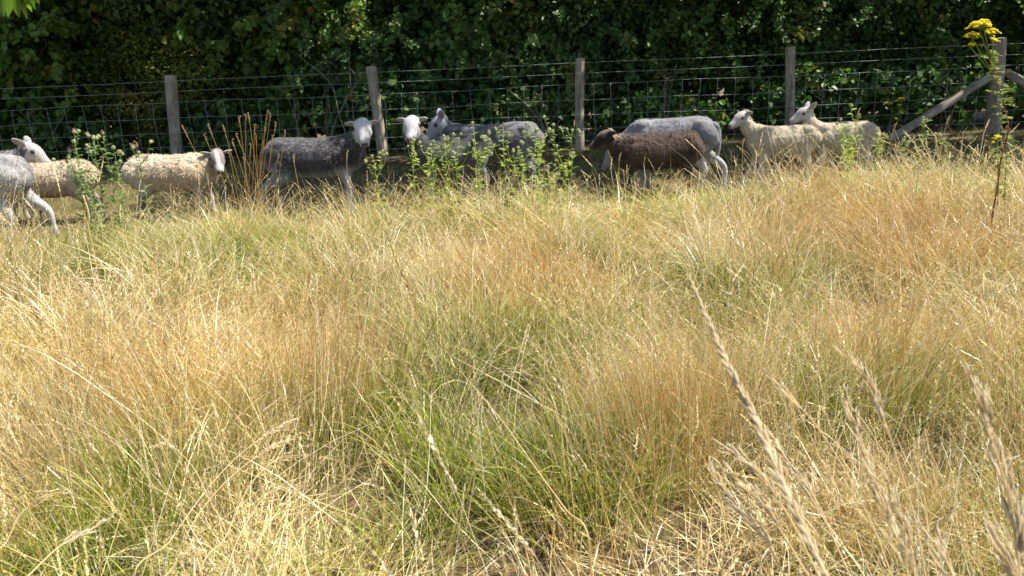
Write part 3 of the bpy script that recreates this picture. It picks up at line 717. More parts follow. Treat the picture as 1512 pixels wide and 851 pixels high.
def make_sheep(label, group, loc, heading, S=1.0, fat=1.0, wool=.5, head=(.52, 0, .66), hyaw=0, hpitch=-20, legs=None, paint=None, ear=(1., .35, .0), tail=True, droop=0., seed=0, earlen=.105, body_len=1.0, hs=1.0, neck_r=1.0):
    """local frame: x towards the chest, z up, withers about .62. heading = angle of +x in the ground plane.
    head: the poll; hyaw turns the face from +x; paint(X, info) -> (n,4) coat colour"""
    rng = np.random.default_rng(seed); bl = body_len
    VV, FF = [], []; off = 0
    def put(vf):
        nonlocal off
        VV.append(vf[0]); FF.extend([tuple(i+off for i in f) for f in vf[1]]); off += len(vf[0])
    tr = spl([(-.435*bl, .515, .045, .060), (-.41*bl, .505, .10, .11), (-.34*bl, .492, .142, .150), (-.20*bl, .472, .162, .165), (0, .455, .178, .172), (.16*bl, .462, .168, .168), (.27*bl, .478, .138, .158), (.35*bl, .495, .10, .130), (.40*bl, .505, .06, .08)], 22)
    g = 1+(fat-1)*sstep(-.45, -.2, tr[:, 0])
    put(ell_tube(np.stack([tr[:, 0], 0*tr[:, 0], tr[:, 1]+.012*(fat-1)], 1), tr[:, 2]*fat, tr[:, 3]*(1+(fat-1)*.75)))
    for sg in (-1, 1):   # hook bones, shoulder blades and the swell of the ribs
        for (bx, by, bz, br, bh) in ((-.30*bl, .080, .575, .060, .048), (.215*bl, .060, .560, .070, .062), (.20*bl, .085, .47, .085, .105), (-.08*bl, .0, .395, .145, .085), (-.33*bl, .080, .50, .085, .100)):
            lt = np.linspace(-1, 1, 7); put(ell_tube(np.stack([bx+lt*br*1.25, lt*0+sg*by*fat, lt*0+bz], 1), br*np.sqrt(np.clip(1-lt**2, .06, 1)), bh*np.sqrt(np.clip(1-lt**2, .06, 1))))
    H = np.array(head, float)
    # neck
    n0 = np.array([.25*bl, 0, .515]); mid = (n0+H)/2+np.array([.03, 0, -.02])
    nk = spl([(*n0, .105*neck_r, .125*neck_r), (*mid, .075*neck_r, .092*neck_r), (*(H+np.array([-.0, 0, -.03])), .052, .062)], 9)
    put(ell_tube(nk[:, :3], nk[:, 3], nk[:, 4]))
    # head frame
    yw, pt = R(hyaw), R(hpitch)
    hf = np.array([math.cos(yw)*math.cos(pt), math.sin(yw)*math.cos(pt), math.sin(pt)]); hsd = np.array([-math.sin(yw), math.cos(yw), 0]); hu = np.cross(hf, hsd)
    W = lambda p: H+hs*(hf*p[0]+hsd*p[1]+hu*p[2])
    hr = spl([(-.045, -.012, .034, .036), (-.02, 0, .058, .058), (.03, .004, .069, .068), (.075, -.002, .066, .064), (.115, -.014, .052, .054), (.15, -.022, .043, .046), (.185, -.027, .039, .039), (.208, -.030, .032, .030), (.218, -.031, .018, .018)], 20)
    put(ell_tube(np.array([W((a, 0, b)) for a, b, _, _ in hr]), hr[:, 2]*hs, hr[:, 3]*hs, side=hsd))
    # cheek and brow bulges
    ears = []
    for sg in (-1, 1):
        put(ell_tube(np.array([W((.01+.02*i, sg*.030, -.035-.004*i)) for i in range(4)]), np.array([.024, .031, .029, .018])*hs, np.array([.024, .031, .029, .018])*hs, side=hsd, k=10))
        put(ell_tube(np.array([W((.035+.014*i, sg*.040, .024-.006*i)) for i in range(4)]), np.array([.012, .020, .019, .010])*hs, np.array([.012, .019, .017, .010])*hs, side=hsd, k=10))
        # ears: outward, up, forward
        eo, eu, ef = ear; d = np.array([ef, sg*eo, eu]); d /= np.linalg.norm(d)
        e0 = np.array([-.012, sg*.045, .022]); L = earlen
        ep = [W(e0+d*L*q+np.array([0, 0, -droop*q*q*L])) for q in (0, .25, .5, .75, 1)]; ears.append(ep)
        put(ell_tube(np.array(ep), np.array([.020, .033, .037, .030, .014])*hs, np.array([.015, .0125, .0115, .0105, .008])*hs, side=(hu*.75+hf*.5), k=10))
    # legs: offsets of foot in x for FL FR HL HR
    lg = legs or (0, 0, 0, 0); lth = .5+.5*fat
    for i, sg in ((0, 1), (1, -1)):
        fx = lg[i]; y = sg*.088
        q = spl([(.24*bl, y*.8, .44, .070*lth, .085), (.235*bl+.1*fx, y, .35, .048*lth, .060), (.245*bl+.35*fx, y, .25, .030, .036), (.255*bl+.55*fx, y, .19, .0265, .031), (.245*bl+.8*fx, y, .10, .019, .021), (.25*bl+.97*fx, y, .045, .022, .024), (.268*bl+fx, y, .012, .023, .028)], 18)
        put(ell_tube(q[:, :3], q[:, 3], q[:, 4], k=12))
    for i, sg in ((2, 1), (3, -1)):
        fx = lg[i]; y = sg*.092
        q = spl([(-.29*bl, y*.7, .48, .085*lth, .115*lth), (-.26*bl+.15*fx, y, .39, .075*lth, .100*lth), (-.275*bl+.35*fx, y*1.05, .31, .050, .062), (-.355*bl+.65*fx, y, .235, .027, .036), (-.375*bl+.75*fx, y, .19, .0235, .030), (-.355*bl+.92*fx, y, .10, .0185, .021), (-.35*bl+.98*fx, y, .045, .022, .024), (-.33*bl+fx, y, .012, .023, .028)], 20)
        put(ell_tube(q[:, :3], q[:, 3], q[:, 4], k=12))
    if tail:
        q = spl([(-.40*bl, 0, .575, .026, .022), (-.435*bl, .004, .55, .024, .020), (-.455*bl, .008, .47, .020, .017), (-.455*bl, .012, .38, .016, .014), (-.45*bl, .012, .32, .010, .010)], 10)
        put(ell_tube(q[:, :3], q[:, 3], q[:, 4]))
    me = bpy.data.meshes.new('rough'); me.from_pydata(np.vstack(VV).tolist(), [], FF); me.update()
    o = bpy.data.objects.new('rough', me); C.objects.link(o)
    rm = o.modifiers.new('r', 'REMESH'); rm.mode = 'VOXEL'; rm.voxel_size = .0075
    sm = o.modifiers.new('s', 'SMOOTH'); sm.factor = .5; sm.iterations = 6
    dg = bpy.context.evaluated_depsgraph_get(); dg.update(); out = bpy.data.meshes.new_from_object(o.evaluated_get(dg)); bpy.data.objects.remove(o)
    n = len(out.vertices); X = np.zeros(n*3); out.vertices.foreach_get('co', X); X = X.reshape(-1, 3)
    Nn = np.zeros(n*3); out.vertices.foreach_get('normal', Nn); Nn = Nn.reshape(-1, 3)
    dh, th = seg_dist(X, W((-.02, 0, 0)), W((.2, 0, -.02)))
    Q = (X-H)/hs; hl = np.stack([Q@hf, Q@hsd, Q@hu], 1)          # head coordinates
    de = np.min([seg_dist(X, e[a], e[a+1])[0] for e in ears for a in (0, 2, 3)], axis=0)
    edge = .012*(fbm(X*30+seed, 3, 2)-.5)
    ishead = ((dh+edge < .085*hs) & (hl[:, 0]+edge > -.028)) | ((de < .040*hs) & (np.abs(hl[:, 1]) > .045))
    # keep wool off the head and the lower legs
    wl = np.where(ishead, 0, 1.)*sstep(.20, .34, X[:, 2]); hb = sstep(-.035, .02, hl[:, 0])*np.where(dh < .1, 1, 0)
    wl = wl*(1-np.where(ishead, 1, 0))
    nz = fbm(X*np.array([22, 16, 7])+seed, 1, 3)-.5; nz2 = vnoise(X*np.array([60, 60, 26])+seed, 2)-.5; lump = fbm(X*5+seed*3, 8, 2)-.5
    X2 = X+Nn*(wl*wool*(.014+.020*nz+.012*nz2)+wl*.022*lump+.0015*nz2)[:, None]
    out.vertices.foreach_set('co', X2.ravel())
    info = dict(hl=hl, head=ishead, wl=wl, n=nz+.5, lump=lump+.5, seed=seed, N=Nn)
    col = paint(X, info)
    # muzzle: nostrils and mouth line are the animal's own markings
    hx, hy, hz = hl.T
    nose = ishead & (hx > .196) & (hz > -.048) & (hz < -.012) & (np.abs(hy) < .022); col[nose, :3] = col[nose, :3]*.25+np.array([.05, .045, .05])*.75
    nos = ishead & (hx > .19) & (np.abs(np.abs(hy)-.012) < .007) & (np.abs(hz+.022) < .010); col[nos, :3] = (.015, .012, .012)
    mo = ishead & (hx > .150) & (np.abs(hz+.047) < .0045); col[mo, :3] *= .35
    ie = ishead & (np.abs(hy) > .06) & ((Nn@hf) > .25); col[ie, :3] = col[ie, :3]*.5+np.array([.42, .30, .27])*.45*col[ie, :3].max(1)[:, None]*1.4
    for sg in (-1, 1):   # coat colour darkened in a ring around each eye
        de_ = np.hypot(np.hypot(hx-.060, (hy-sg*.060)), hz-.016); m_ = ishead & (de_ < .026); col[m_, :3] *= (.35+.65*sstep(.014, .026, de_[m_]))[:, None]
    mz = ishead & (hx > .165) & (hz < .0); col[mz, :3] *= np.array([.80, .74, .74])
    hoof = X[:, 2] < .022; col[hoof, :3] = (.06, .05, .045)
    at = out.attributes.new('bl', 'FLOAT_COLOR', 'POINT'); at.data.foreach_set('color', col.astype(np.float32).ravel())
    out.materials.clear(); out.materials.append(FLEECE)
    out.polygons.foreach_set('use_smooth', np.ones(len(out.polygons), bool)); out.update()
    root = empty('sheep', loc, label, 'sheep', group, heading); root.scale = (S, S, S)
    link('body', out, root)
    # locks of wool lying over the back and flanks
    cand = np.where((wl > .5) & (X[:, 2] > .30))[0]; m = int(3000+8000*wool); pick = rng.choice(cand, m)
    p = X2[pick]; nr = Nn[pick]; ll = (.009+.010*wool)*rng.uniform(.6, 1.5, m)[:, None]
    fl = np.array([-.45, 0, -1.])+rng.normal(0, .38, (m, 3))+(fbm(p*9, 5, 2)-.5)[:, None]*np.array([2.4, 0, 0]); fl -= (fl*nr).sum(1)[:, None]*nr; fl /= np.linalg.norm(fl, axis=1)[:, None]+1e-9
    d = fl+nr*rng.uniform(.15, .8, (m, 1)); sd = np.cross(fl, nr); w = (.0020+.0022*wool)*rng.uniform(.6, 1.3, (m, 1)); b0 = p-nr*.003
    LV = np.stack([b0-sd*w, b0+sd*w, b0+d*ll+nr*.002+sd*w*.25, b0+d*ll+nr*.002-sd*w*.25], 1).reshape(-1, 3)
    LC = np.repeat(col[pick]*np.hstack([np.repeat(rng.uniform(.88, 1.14, (m, 1)), 3, 1), np.zeros((m, 1))]), 4, 0)
    link('wool_locks', mesh_np('wool_locks', LV, np.arange(m*4).reshape(-1, 4), FLEECE, {'bl': LC}), root)
    for sg in (-1, 1):
        b = MB(); c = W((.062, sg*.0600, .014)); rr = .0160*hs
        lat = np.linspace(-1, 1, 7); P = np.array([c+hsd*q*rr*.95*sg for q in lat]); b.tube(P, rr*np.sqrt(np.clip(1-lat**2, .02, 1)), 10)
        b.build('eye', EYE, root, True)
    return root

def mixn(a, b, f): return a*(1-f[:, None])+b*f[:, None]
def paint_fn(coat, coat2, face, leg, speck=0., low=None, extra=None, wool=1.0, earc=None, k1=(.35, .65)):
    coat, coat2, face, leg = map(np.array, (coat, coat2, face, leg))
    def f(X, I):
        n = len(X); m = sstep(k1[0], k1[1], fbm(X*4.5+I['seed']*7, 4, 3)); c = mixn(np.tile(coat, (n, 1)), np.tile(coat2, (n, 1)), m)
        if speck:
            s = sstep(.52, .70, vnoise(X*75+I['seed'], 9)*.6+.4*vnoise(X*150, 3))*speck*sstep(.35, .6, fbm(X*5+3, 12, 2)); c = mixn(c, np.tile((.55, .54, .56), (n, 1)), s)
        lf = 1-sstep(.26, .40, X[:, 2]+.05*(fbm(X*8, 5, 2)-.5)); c = mixn(c, np.tile(leg, (n, 1)), lf)
        fc = np.tile(face, (n, 1)); fc = fc*(1+.18*(fbm(X*22, 6, 2)-.5))[:, None]; c = np.where(I['head'][:, None], fc, c)
        if extra is not None: c = extra(X, I, c)
        return np.hstack([c, (I['wl']*wool)[:, None]])
    return f
def head_patch(col, x0, x1, side=None, z0=-1, z1=1, soft=.01):
    def f(X, I, c):
        h = I['hl']; m = I['head'] & (h[:, 0] > x0) & (h[:, 0] < x1) & (h[:, 2] > z0) & (h[:, 2] < z1)
        if side is not None: m &= (np.abs(h[:, 1]) > side)
        c[m] = np.array(col)*(1+.3*(I['n'][m]-.5))[:, None]; return c
    return f
def build_flock():
    D = (.040, .040, .046); G = (.13, .13, .145); LG = (.30, .31, .33); WF = (.36, .36, .37)
    CR = (.50, .40, .28); CR2 = (.60, .53, .44)
    def foot(px, py): p = at_z(px, py, 0); return (p[0], p[1], gz(p[0], p[1]))
    S = []
    grp = 'flock of sheep along the fence'
    # 1 pale grey rump cut by the left edge of the picture
    def ex1(X, I, c):
        m = sstep(.42, .62, fbm(X*6+2, 31, 3)); return mixn(c, np.tile((.50, .50, .50), (len(X), 1)), m*.7)
    make_sheep('pale grey sheep cut off by the left edge with only rump and hind leg showing', grp, foot(-20, 356), R(172), 1.16, 1.0, .35, head=(.50, 0, .55), hyaw=20, hpitch=-35,
               legs=(.05, -.05, .06, -.17), paint=paint_fn((.15, .155, .17), (.36, .36, .37), WF, (.46, .46, .47), extra=ex1), seed=1, tail=False)
    # 2 white-headed ewe behind it, looking right
    def ex2(X, I, c):
        h = I['hl']; m = I['head'] & (h[:, 0] < .022) & (h[:, 2] < .02) & (np.abs(h[:, 1]) > .02) & (fbm(X*14, 2, 2) > .35); c[m] = (.10, .10, .11)
        return c
    make_sheep('white faced grey sheep looking right over the back of a cream one', grp, foot(-8, 330), R(8), 1.06, 1.0, .9, head=(.43, 0, .67), hyaw=2, hpitch=-38,
               paint=paint_fn((.20, .20, .21), (.34, .34, .35), WF, (.35, .35, .36), extra=ex2), ear=(.75, .25, -.85), earlen=.12, seed=2, hs=1.08)
    # 3 cream fleece behind the tall thistles
    make_sheep('cream sheep half hidden behind the tall thistles at the left', grp, foot(92, 328), R(183), .90, 1.06, .8, head=(.50, 0, .56), hyaw=-15, hpitch=-45,
               paint=paint_fn(CR, (.58, .48, .35), (.35, .26, .2), (.30, .27, .25), low=1), seed=3, body_len=1.0, tail=False)
    # 4 cream sheep facing right with a mottled grey face
    def ex4(X, I, c):
        h = I['hl']; m = I['head'] & (np.abs(h[:, 1]) > .020) & (np.abs(h[:, 1]) < .07) & (h[:, 0] < .15); c[m] = np.array((.20, .18, .18))*(1+.8*(I['n'][m]-.5))[:, None]
        m = (X[:, 2] < .26); c[m] = mixn(c[m], np.tile((.16, .15, .15), (m.sum(), 1)), sstep(.5, .6, fbm(X[m]*12, 4, 2)))
        return c
    make_sheep('cream sheep with a mottled grey face turned to look out of the picture', grp, foot(268, 321), R(2), .95, 1.06, .8, head=(.46, -.02, .61), hyaw=-68, hpitch=-30, legs=(.06, -.02, -.02, .08),
               paint=paint_fn((.50, .40, .27), (.62, .54, .42), (.52, .50, .49), (.45, .42, .39), extra=ex4), ear=(1, .3, .0), earlen=.10, seed=4, hs=1.06, body_len=1.05, tail=False)
    # 5 dark grey ewe facing right, face to camera
    def ex5(X, I, c):
        m = (X[:, 0] < -.30) & (X[:, 2] < .52); c[m] = mixn(c[m], np.tile((.24, .24, .26), (m.sum(), 1)), sstep(.52, .36, X[m, 2])*.8)
        m = (X[:, 0] > .16) & (X[:, 2] < .40) ; c[m] = mixn(c[m], np.tile((.34, .34, .36), (m.sum(), 1)), sstep(.42, .30, X[m, 2])*.9); return c
    make_sheep('dark grey sheep with a flecked back and round white face by the second fence post', grp, foot(476, 312), R(4), 1.12, .98, .25, head=(.42, -.03, .70), hyaw=-82, hpitch=-24, legs=(-.05, .02, .0, -.13),
               paint=paint_fn((.024, .024, .028), (.052, .052, .058), (.47, .47, .485), (.27, .40, .43), speck=.2, extra=ex5), ear=(1, .05, -.05), earlen=.082, seed=5, hs=1.16, tail=False)
    # 6 dark ewe facing left, face to camera
    make_sheep('dark grey sheep behind the thistles with its white face to the viewer and ears out', grp, foot(668, 300), R(212), 1.04, 1.0, .25, head=(.37, .03, .77), hyaw=56, hpitch=-24, legs=(.0, -.05, .04, .0),
               paint=paint_fn((.032, .033, .040), (.060, .062, .070), (.39, .395, .42), (.22, .22, .24)), ear=(1, .15, -.02), earlen=.078, seed=6, hs=1.16, tail=False)
    # 7 grey ewe behind it
    def ex7(X, I, c):
        m = sstep(-.16, -.30, X[:, 0]+.25*(fbm(X*7, 3, 2)-.5)); c = np.where(I['head'][:, None], c, mixn(c, np.tile((.17, .175, .195), (len(X), 1)), m*.8)); return c
    make_sheep('grey sheep with paler hindquarters standing behind the dark one in the thistles', grp, foot(728, 285), R(176), 1.14, .98, .25, head=(.44, 0, .67), hyaw=14, hpitch=-40, legs=(.0, -.04, .03, -.02),
               paint=paint_fn((.065, .065, .077), (.10, .10, .112), (.34, .34, .365), (.20, .24, .26), extra=ex7), ear=(.55, .62, -.55), earlen=.10, seed=7, hs=1.02, body_len=1.08, tail=False)
    # 9 light grey ewe grazing behind the brown one
    def ex9(X, I, c):
        m = sstep(.48, .62, fbm(X*5+4, 3, 3)); c = np.where(I['head'][:, None], c, mixn(c, np.tile((.12, .125, .15), (len(X), 1)), m*.6*sstep(.40, .55, X[:, 2]))); return c
    make_sheep('pale grey sheep grazing behind the brown one, tail and hind legs at right', grp, foot(987, 283), R(158), 1.15, .98, .25, head=(.45, .02, .37), hyaw=5, hpitch=-48, legs=(.0, -.03, .03, -.16),
               paint=paint_fn((.20, .205, .23), (.28, .285, .305), (.36, .36, .375), (.46, .46, .48), extra=ex9), ear=(.6, .2, -.8), seed=9, hs=1.05, body_len=.90)
    # 8 brown sheep
    def ex8(X, I, c):
        neck = sstep(.30, .36, X[:, 0])*sstep(.57, .62, X[:, 2])*(~I['head']); c = mixn(c, np.tile((.30, .23, .165), (len(X), 1)), neck*.85)
        h = I['hl']; m = I['head'] & (h[:, 0] > .185); c[m] = (.07, .05, .04)
        m = I['head'] & (h[:, 2] > .045) & (h[:, 0] < .05); c[m] = (.11, .065, .04); return c
    make_sheep('chocolate brown sheep with a dark face and paler woolly nape', grp, foot(966, 291), R(180), .96, 1.04, .75, head=(.47, 0, .63), hyaw=3, hpitch=-26, legs=(.03, -.03, .05, -.02),
               paint=paint_fn((.040, .023, .016), (.085, .052, .037), (.018, .012, .010), (.03, .02, .016), extra=ex8), ear=(.75, -.1, -.6), earlen=.085, seed=8, hs=1.0, body_len=1.06, tail=False)
    # 10, 11 cream lambs
    make_sheep('nearer cream lamb looking left with its ears out', grp, foot(1149, 275), R(178), .96, .90, .45, head=(.40, 0, .735), hyaw=22, hpitch=-22, legs=(.02, .10, .04, -.04),
               paint=paint_fn((.45, .385, .275), (.51, .445, .335), (.42, .405, .385), (.48, .45, .42)), ear=(1, .35, -.15), earlen=.09, seed=10, hs=.93, body_len=.84, neck_r=.88)
    make_sheep('farther cream lamb with raised head and one ear pricked by the fence post', grp, foot(1233, 270), R(178), .97, .92, .45, head=(.35, 0, .74), hyaw=4, hpitch=-22, legs=(.02, .06, .0, -.04),
               paint=paint_fn((.45, .385, .28), (.51, .445, .335), (.41, .395, .38), (.46, .43, .40)), ear=(.45, .55, -.75), earlen=.11, seed=11, hs=.94, tail=False, body_len=.82, neck_r=.9)
build_flock()
# ---------------- thistles, ragwort and other single plants ----------------
THL = mat_attr('thistle_leaves', [(0, (.26, .33, .07)), (.5, (.44, .50, .13)), (1, (.62, .66, .28))], .5, .5, .3, tmul=(1.1, 1.3, .6))
THG = mat_attr('grey_thistle_leaves', [(0, (.15, .21, .08)), (.5, (.29, .37, .16)), (1, (.46, .53, .30))], .4, .5, .3, tmul=(1.1, 1.3, .7))
BUD = mat_attr('thistle_bud', [(0, (.26, .32, .12)), (1, (.58, .60, .34))], .25, .6, .2)
PURPLE = mat_attr('purple_thistle_flower', [(0, (.36, .08, .34)), (1, (.66, .28, .62))], .3, .6, .2)
DOWN = mat_attr('pale_thistle_down', [(0, (.55, .50, .40)), (1, (.80, .76, .66))], .3, .8, .1)
YELLOW = mat_attr('yellow_ragwort_petals', [(0, (.96, .78, .01)), (1, (1., .94, .05))], .5, .6, .2)
RAGL = mat_attr('ragwort_leaves', [(0, (.14, .20, .04)), (.6, (.28, .36, .08)), (1, (.46, .46, .14))], .35, .5, .3)
RED = mat_attr('red_brown_stem', [(0, (.13, .04, .035)), (.6, (.26, .09, .06)), (1, (.40, .22, .10))], .0, .5, .3)
STRAWM = mat_attr('pale_straw_stem', [(0, (.58, .44, .22)), (.5, (.76, .61, .34)), (1, (.90, .80, .56))], .45, .5, .35, noise=.5, nscale=90)
HUSK = mat_attr('seed_husks', [(0, (.66, .52, .31)), (.35, (.78, .65, .42)), (.7, (.88, .77, .54)), (1, (.96, .90, .74))], .62, .5, .35, noise=.2, nscale=150)
HUSKR = mat_attr('rust_seed_husks', [(0, (.46, .26, .14)), (.5, (.66, .44, .26)), (1, (.86, .68, .48))], .45, .5, .35)
RUSTM = mat_attr('rust_stems', [(0, (.32, .17, .06)), (.5, (.52, .32, .11)), (1, (.50, .44, .12))], .35, .5, .35)
CHEST = mat_attr('bright_broad_leaves', [(0, (.08, .15, .03)), (.5, (.14, .22, .04)), (1, (.24, .32, .08))], .42, .4, .4, tmul=(1.2, 1.5, .5))

def lobed(b, rng, p, d, up, L, W, tone, n=5):
    """spiny leaf: lobes along an arching midrib"""
    d = np.array(d, float); d /= np.linalg.norm(d); sd = np.cross(d, up); sd /= np.linalg.norm(sd)+1e-9; nu = np.cross(sd, d)
    arch = rng.uniform(.1, .45)
    for i in range(n):
        t = (i+.4)/n; q = np.array(p)+d*L*t-np.array([0, 0, 1])*arch*L*t*t; w = W*math.sin(math.pi*(t*.8+.15))
        for s in (-1, 1):
            dd = sd*s+d*.75+rng.normal(0, .18, 3)+nu*.2; b.leaf(q, dd, nu+rng.normal(0, .2, 3), w*rng.uniform(.8, 1.2), L/n*.72, (0, np.clip(tone+rng.normal(0, .12), 0, 1), 0, 1), prof=((.2, 1), (.6, .5)))
    q = np.array(p)+d*L*.55-np.array([0, 0, 1])*arch*L*.3
    b.leaf(p, q-np.array(p), nu, L*.6, L*.16, (0, tone, 0, 1)); b.leaf(q, d-np.array([0, 0, .6*arch+.2]), nu, L*.5, L*.13, (0, tone, 0, 1))

def flower_head(root, rng, p, d, r, flower):
    p = np.array(p); d = np.array(d, float); d /= np.linalg.norm(d)
    b = MB(); t = np.linspace(0, 1, 7); b.tube(p+d*np.outer(t, [1])*r*2.1, r*np.array([.35, .85, 1, 1, .85, .62, .45]), 8, (0, .4, 0, 1))
    for k in range(26):   # spiny bracts
        o = rng.normal(0, 1, 3); o -= (o@d)*d; o /= np.linalg.norm(o); q = p+d*r*rng.uniform(.3, 1.6)+o*r*.8
        b.leaf(q, o+d*.9, d, r*.75, r*.22, (0, rng.uniform(.3, 1), 0, 1))
    h = b.build('flower_head', BUD, root, False)
    if flower:
        b = MB()
        for k in range(46):
            o = rng.normal(0, 1, 3); o -= (o@d)*d; o /= np.linalg.norm(o); a = rng.uniform(0, .75)
            b.leaf(p+d*r*1.7+o*r*.3, d+o*a, o, r*rng.uniform(1.1, 1.7), r*.16, (0, rng.random(), 0, 1))
        b.build('petals', PURPLE if flower == 1 else DOWN, h)

def thistle(label, px, py, Y, seed, mat=None, flowers=0, lean=0., dens=1.0, br=3, L=.13, group='thistles along the edge of the tall grass'):
    rng = np.random.default_rng(seed); mat = mat or THL
    top = at_y(px, py, Y); bx = top[0]+lean; base = np.array([bx, Y, gz(bx, Y)-.03])
    root = empty('thistle', tuple(base), label, 'thistle', group)
    H = top-base; n = 14; t = np.linspace(0, 1, n); side = np.array([rng.normal(0, .02), rng.normal(0, .03), 0])
    P = t[:, None]*H+np.sin(t*math.pi)[:, None]*side+np.cumsum(rng.normal(0, .003, (n, 3)), 0); P[-1] = H
    b = MB(); b.tube(P, np.linspace(.0055, .0022, n), 6, (0, .55, 0, 1)); lv = MB(); heads = [(P[-1], P[-1]-P[-2])]
    hh = np.linalg.norm(H); N_ = int(hh*34*dens)
    for i in range(N_):
        q = .08+.9*(i+rng.random())/N_; p = np.array([np.interp(q, t, P[:, k]) for k in range(3)]); a = i*2.4+rng.normal(0, .3); e = rng.uniform(.15, .8)
        l = L*(.95-.68*q)*rng.uniform(.7, 1.15)
        lobed(lv, rng, p, (math.cos(a)*math.cos(e), math.sin(a)*math.cos(e), math.sin(e)), (0, 0, 1), l, l*.36, rng.uniform(.25, .9))
    for k in range(br):
        q = rng.uniform(.60, .92); p = np.array([np.interp(q, t, P[:, j]) for j in range(3)]); a = rng.random()*6.28; l = rng.uniform(.07, .17)*(1.5-q)*1.6
        e = p+np.array([math.cos(a)*l*.6, math.sin(a)*l*.6, l]); Q = np.array([p, (p+e)/2+np.array([math.cos(a), math.sin(a), 0])*l*.12, e]); Q = spl(Q, 6)
        b.tube(Q, np.linspace(.003, .0018, 6), 5, (0, .6, 0, 1)); heads.append((e, e-Q[-2]))
        for i in range(4):
            f = rng.random(); pp = p*(1-f)+e*f; aa = rng.random()*6.28; lobed(lv, rng, pp, (math.cos(aa), math.sin(aa), .5), (0, 0, 1), l*.35, l*.13, rng.uniform(.4, 1), 4)
        if rng.random() < .5: heads.append((e+rng.normal(0, .018, 3), e-Q[-2]+rng.normal(0, .02, 3)))
    b.build('stem', mat, root, True); lv.build('leaves', mat, root)
    for k, (p, d) in enumerate(heads): flower_head(root, rng, p, d+rng.normal(0, .004, 3), rng.uniform(.010, .014)*(1.1 if mat is THG else 1), 0 if k >= flowers and rng.random() > .12 else (1 if k < flowers else 2))
    return root

def build_thistles():
    T = [ # label, px, py, dY from the edge, flowers, grey, lean
     ('tall grey green thistle with dull purple head in front of the leftmost cream sheep', 110, 198, -.30, 1, 1, .05, 1.6),
     ('leftmost purple flowered thistle, lower than the grey one beside it', 103, 226, -.35, 1, 1, .08, 1.2),
     ('many branched thistle with a round pale head left of the tallest purple flower', 138, 207, -.30, 0, 1, -.02, 1.2),
     ('tallest left thistle topped by a bright purple flower', 152, 199, -.38, 1, 1, -.05, 1.3),
     ('thistle with a pale seed head right of the bright purple one', 168, 221, -.28, 0, 1, -.02, 1.),
     ('dull grey thistle standing against the rump of the grey faced cream sheep', 197, 221, .05, 0, 1, -.02, .8),
     ('short bushy thistle at the foot of the left thistle clump', 124, 262, -.55, 0, 1, .03, 1.4),
     ('small single thistle between the dark sheep legs and the second post', 550, 233, -.1, 0, 0, .02, 1.),
     ('first tall lime green thistle of the middle clump below the white face', 610, 210, -.25, 0, 0, .02, 1.3),
     ('short thistle with pale buds just right of the first in the middle clump', 632, 222, -.30, 0, 0, .02, 1.2),
     ('thistle with one rosy bud left of the dark sheep shoulder', 640, 211, -.2, 0, 0, -.01, 1.2),
     ('thistle with a pinkish round bud in front of the dark sheep ribs', 656, 209, -.3, 1, 0, .02, 1.3),
     ('slender curved thistle in front of the dark sheep belly', 680, 200, -.25, 0, 0, -.05, .8),
     ('tall narrow thistle in the middle of the dark sheep flank', 698, 184, -.2, 0, 0, .02, .8),
     ('lower thistle leaning right before the dark sheep rump', 709, 222, -.3, 0, 0, -.03, .9),
     ('purple tipped thistle rising before the pale hindquarters in the middle clump', 743, 186, -.2, 1, 0, .01, .9),
     ('short plain thistle right of the purple tipped one in the middle', 758, 226, -.15, 0, 0, .02, .7),
     ('small thin thistle under the belly of the grey sheep', 771, 234, -.1, 0, 0, .01, .7),
     ('stout thistle in front of the grey sheep rump', 799, 206, -.25, 0, 0, .0, 1.2),
     ('thistle in shade just behind the stout one by the rump', 791, 194, .25, 0, 1, .0, .7),
     ('low thistle with a purple flower right of the stout one', 809, 254, -.35, 1, 0, .03, 1.2),
     ('shaded upright thistle left of the middle fence post', 817, 187, .45, 0, 1, -.01, .7),
     ('shaded thistle nearest to the middle fence post', 838, 193, .5, 0, 1, -.05, .7),
     ('leaning thistle with two buds below the middle fence post', 842, 230, -.05, 0, 0, -.12, .8),
     ('tall leafy thistle rising over the back of the farther lamb', 1268, 172, -.2, 0, 0, -.01, 1.2),
     ('short thistle with a nodding bud before the farther lamb', 1246, 202, -.2, 0, 0, .02, 1.2),
     ('bushy thistle right below the tall one in front of the lamb', 1257, 206, -.35, 0, 0, .02, 1.6),
     ('curled thistle just beyond the rump of the farther lamb', 1297, 195, -.1, 0, 0, -.05, 1.),
     ('thistle with a purple flower under the diagonal brace', 1339, 213, .0, 1, 0, .0, .9),
     ('pale budded thistle right of the foot of the brace', 1367, 181, .1, 0, 1, .02, .9),
     ('grey budded low thistle left of the thick corner post', 1394, 209, .1, 0, 1, .0, .8)]
    for i, (lb, px, py, dy, fl, grey, lean, dens) in enumerate(T):
        x0 = at_y(px, py, 6.5)[0]; Y = edge_y(x0)+dy; x0 = at_y(px, py, Y)[0]; Y = edge_y(x0)+dy
        thistle(lb, px, py, Y, 400+i, THG if grey else THL, fl, lean, dens, br=3, L=.16 if grey else .155)
build_thistles()

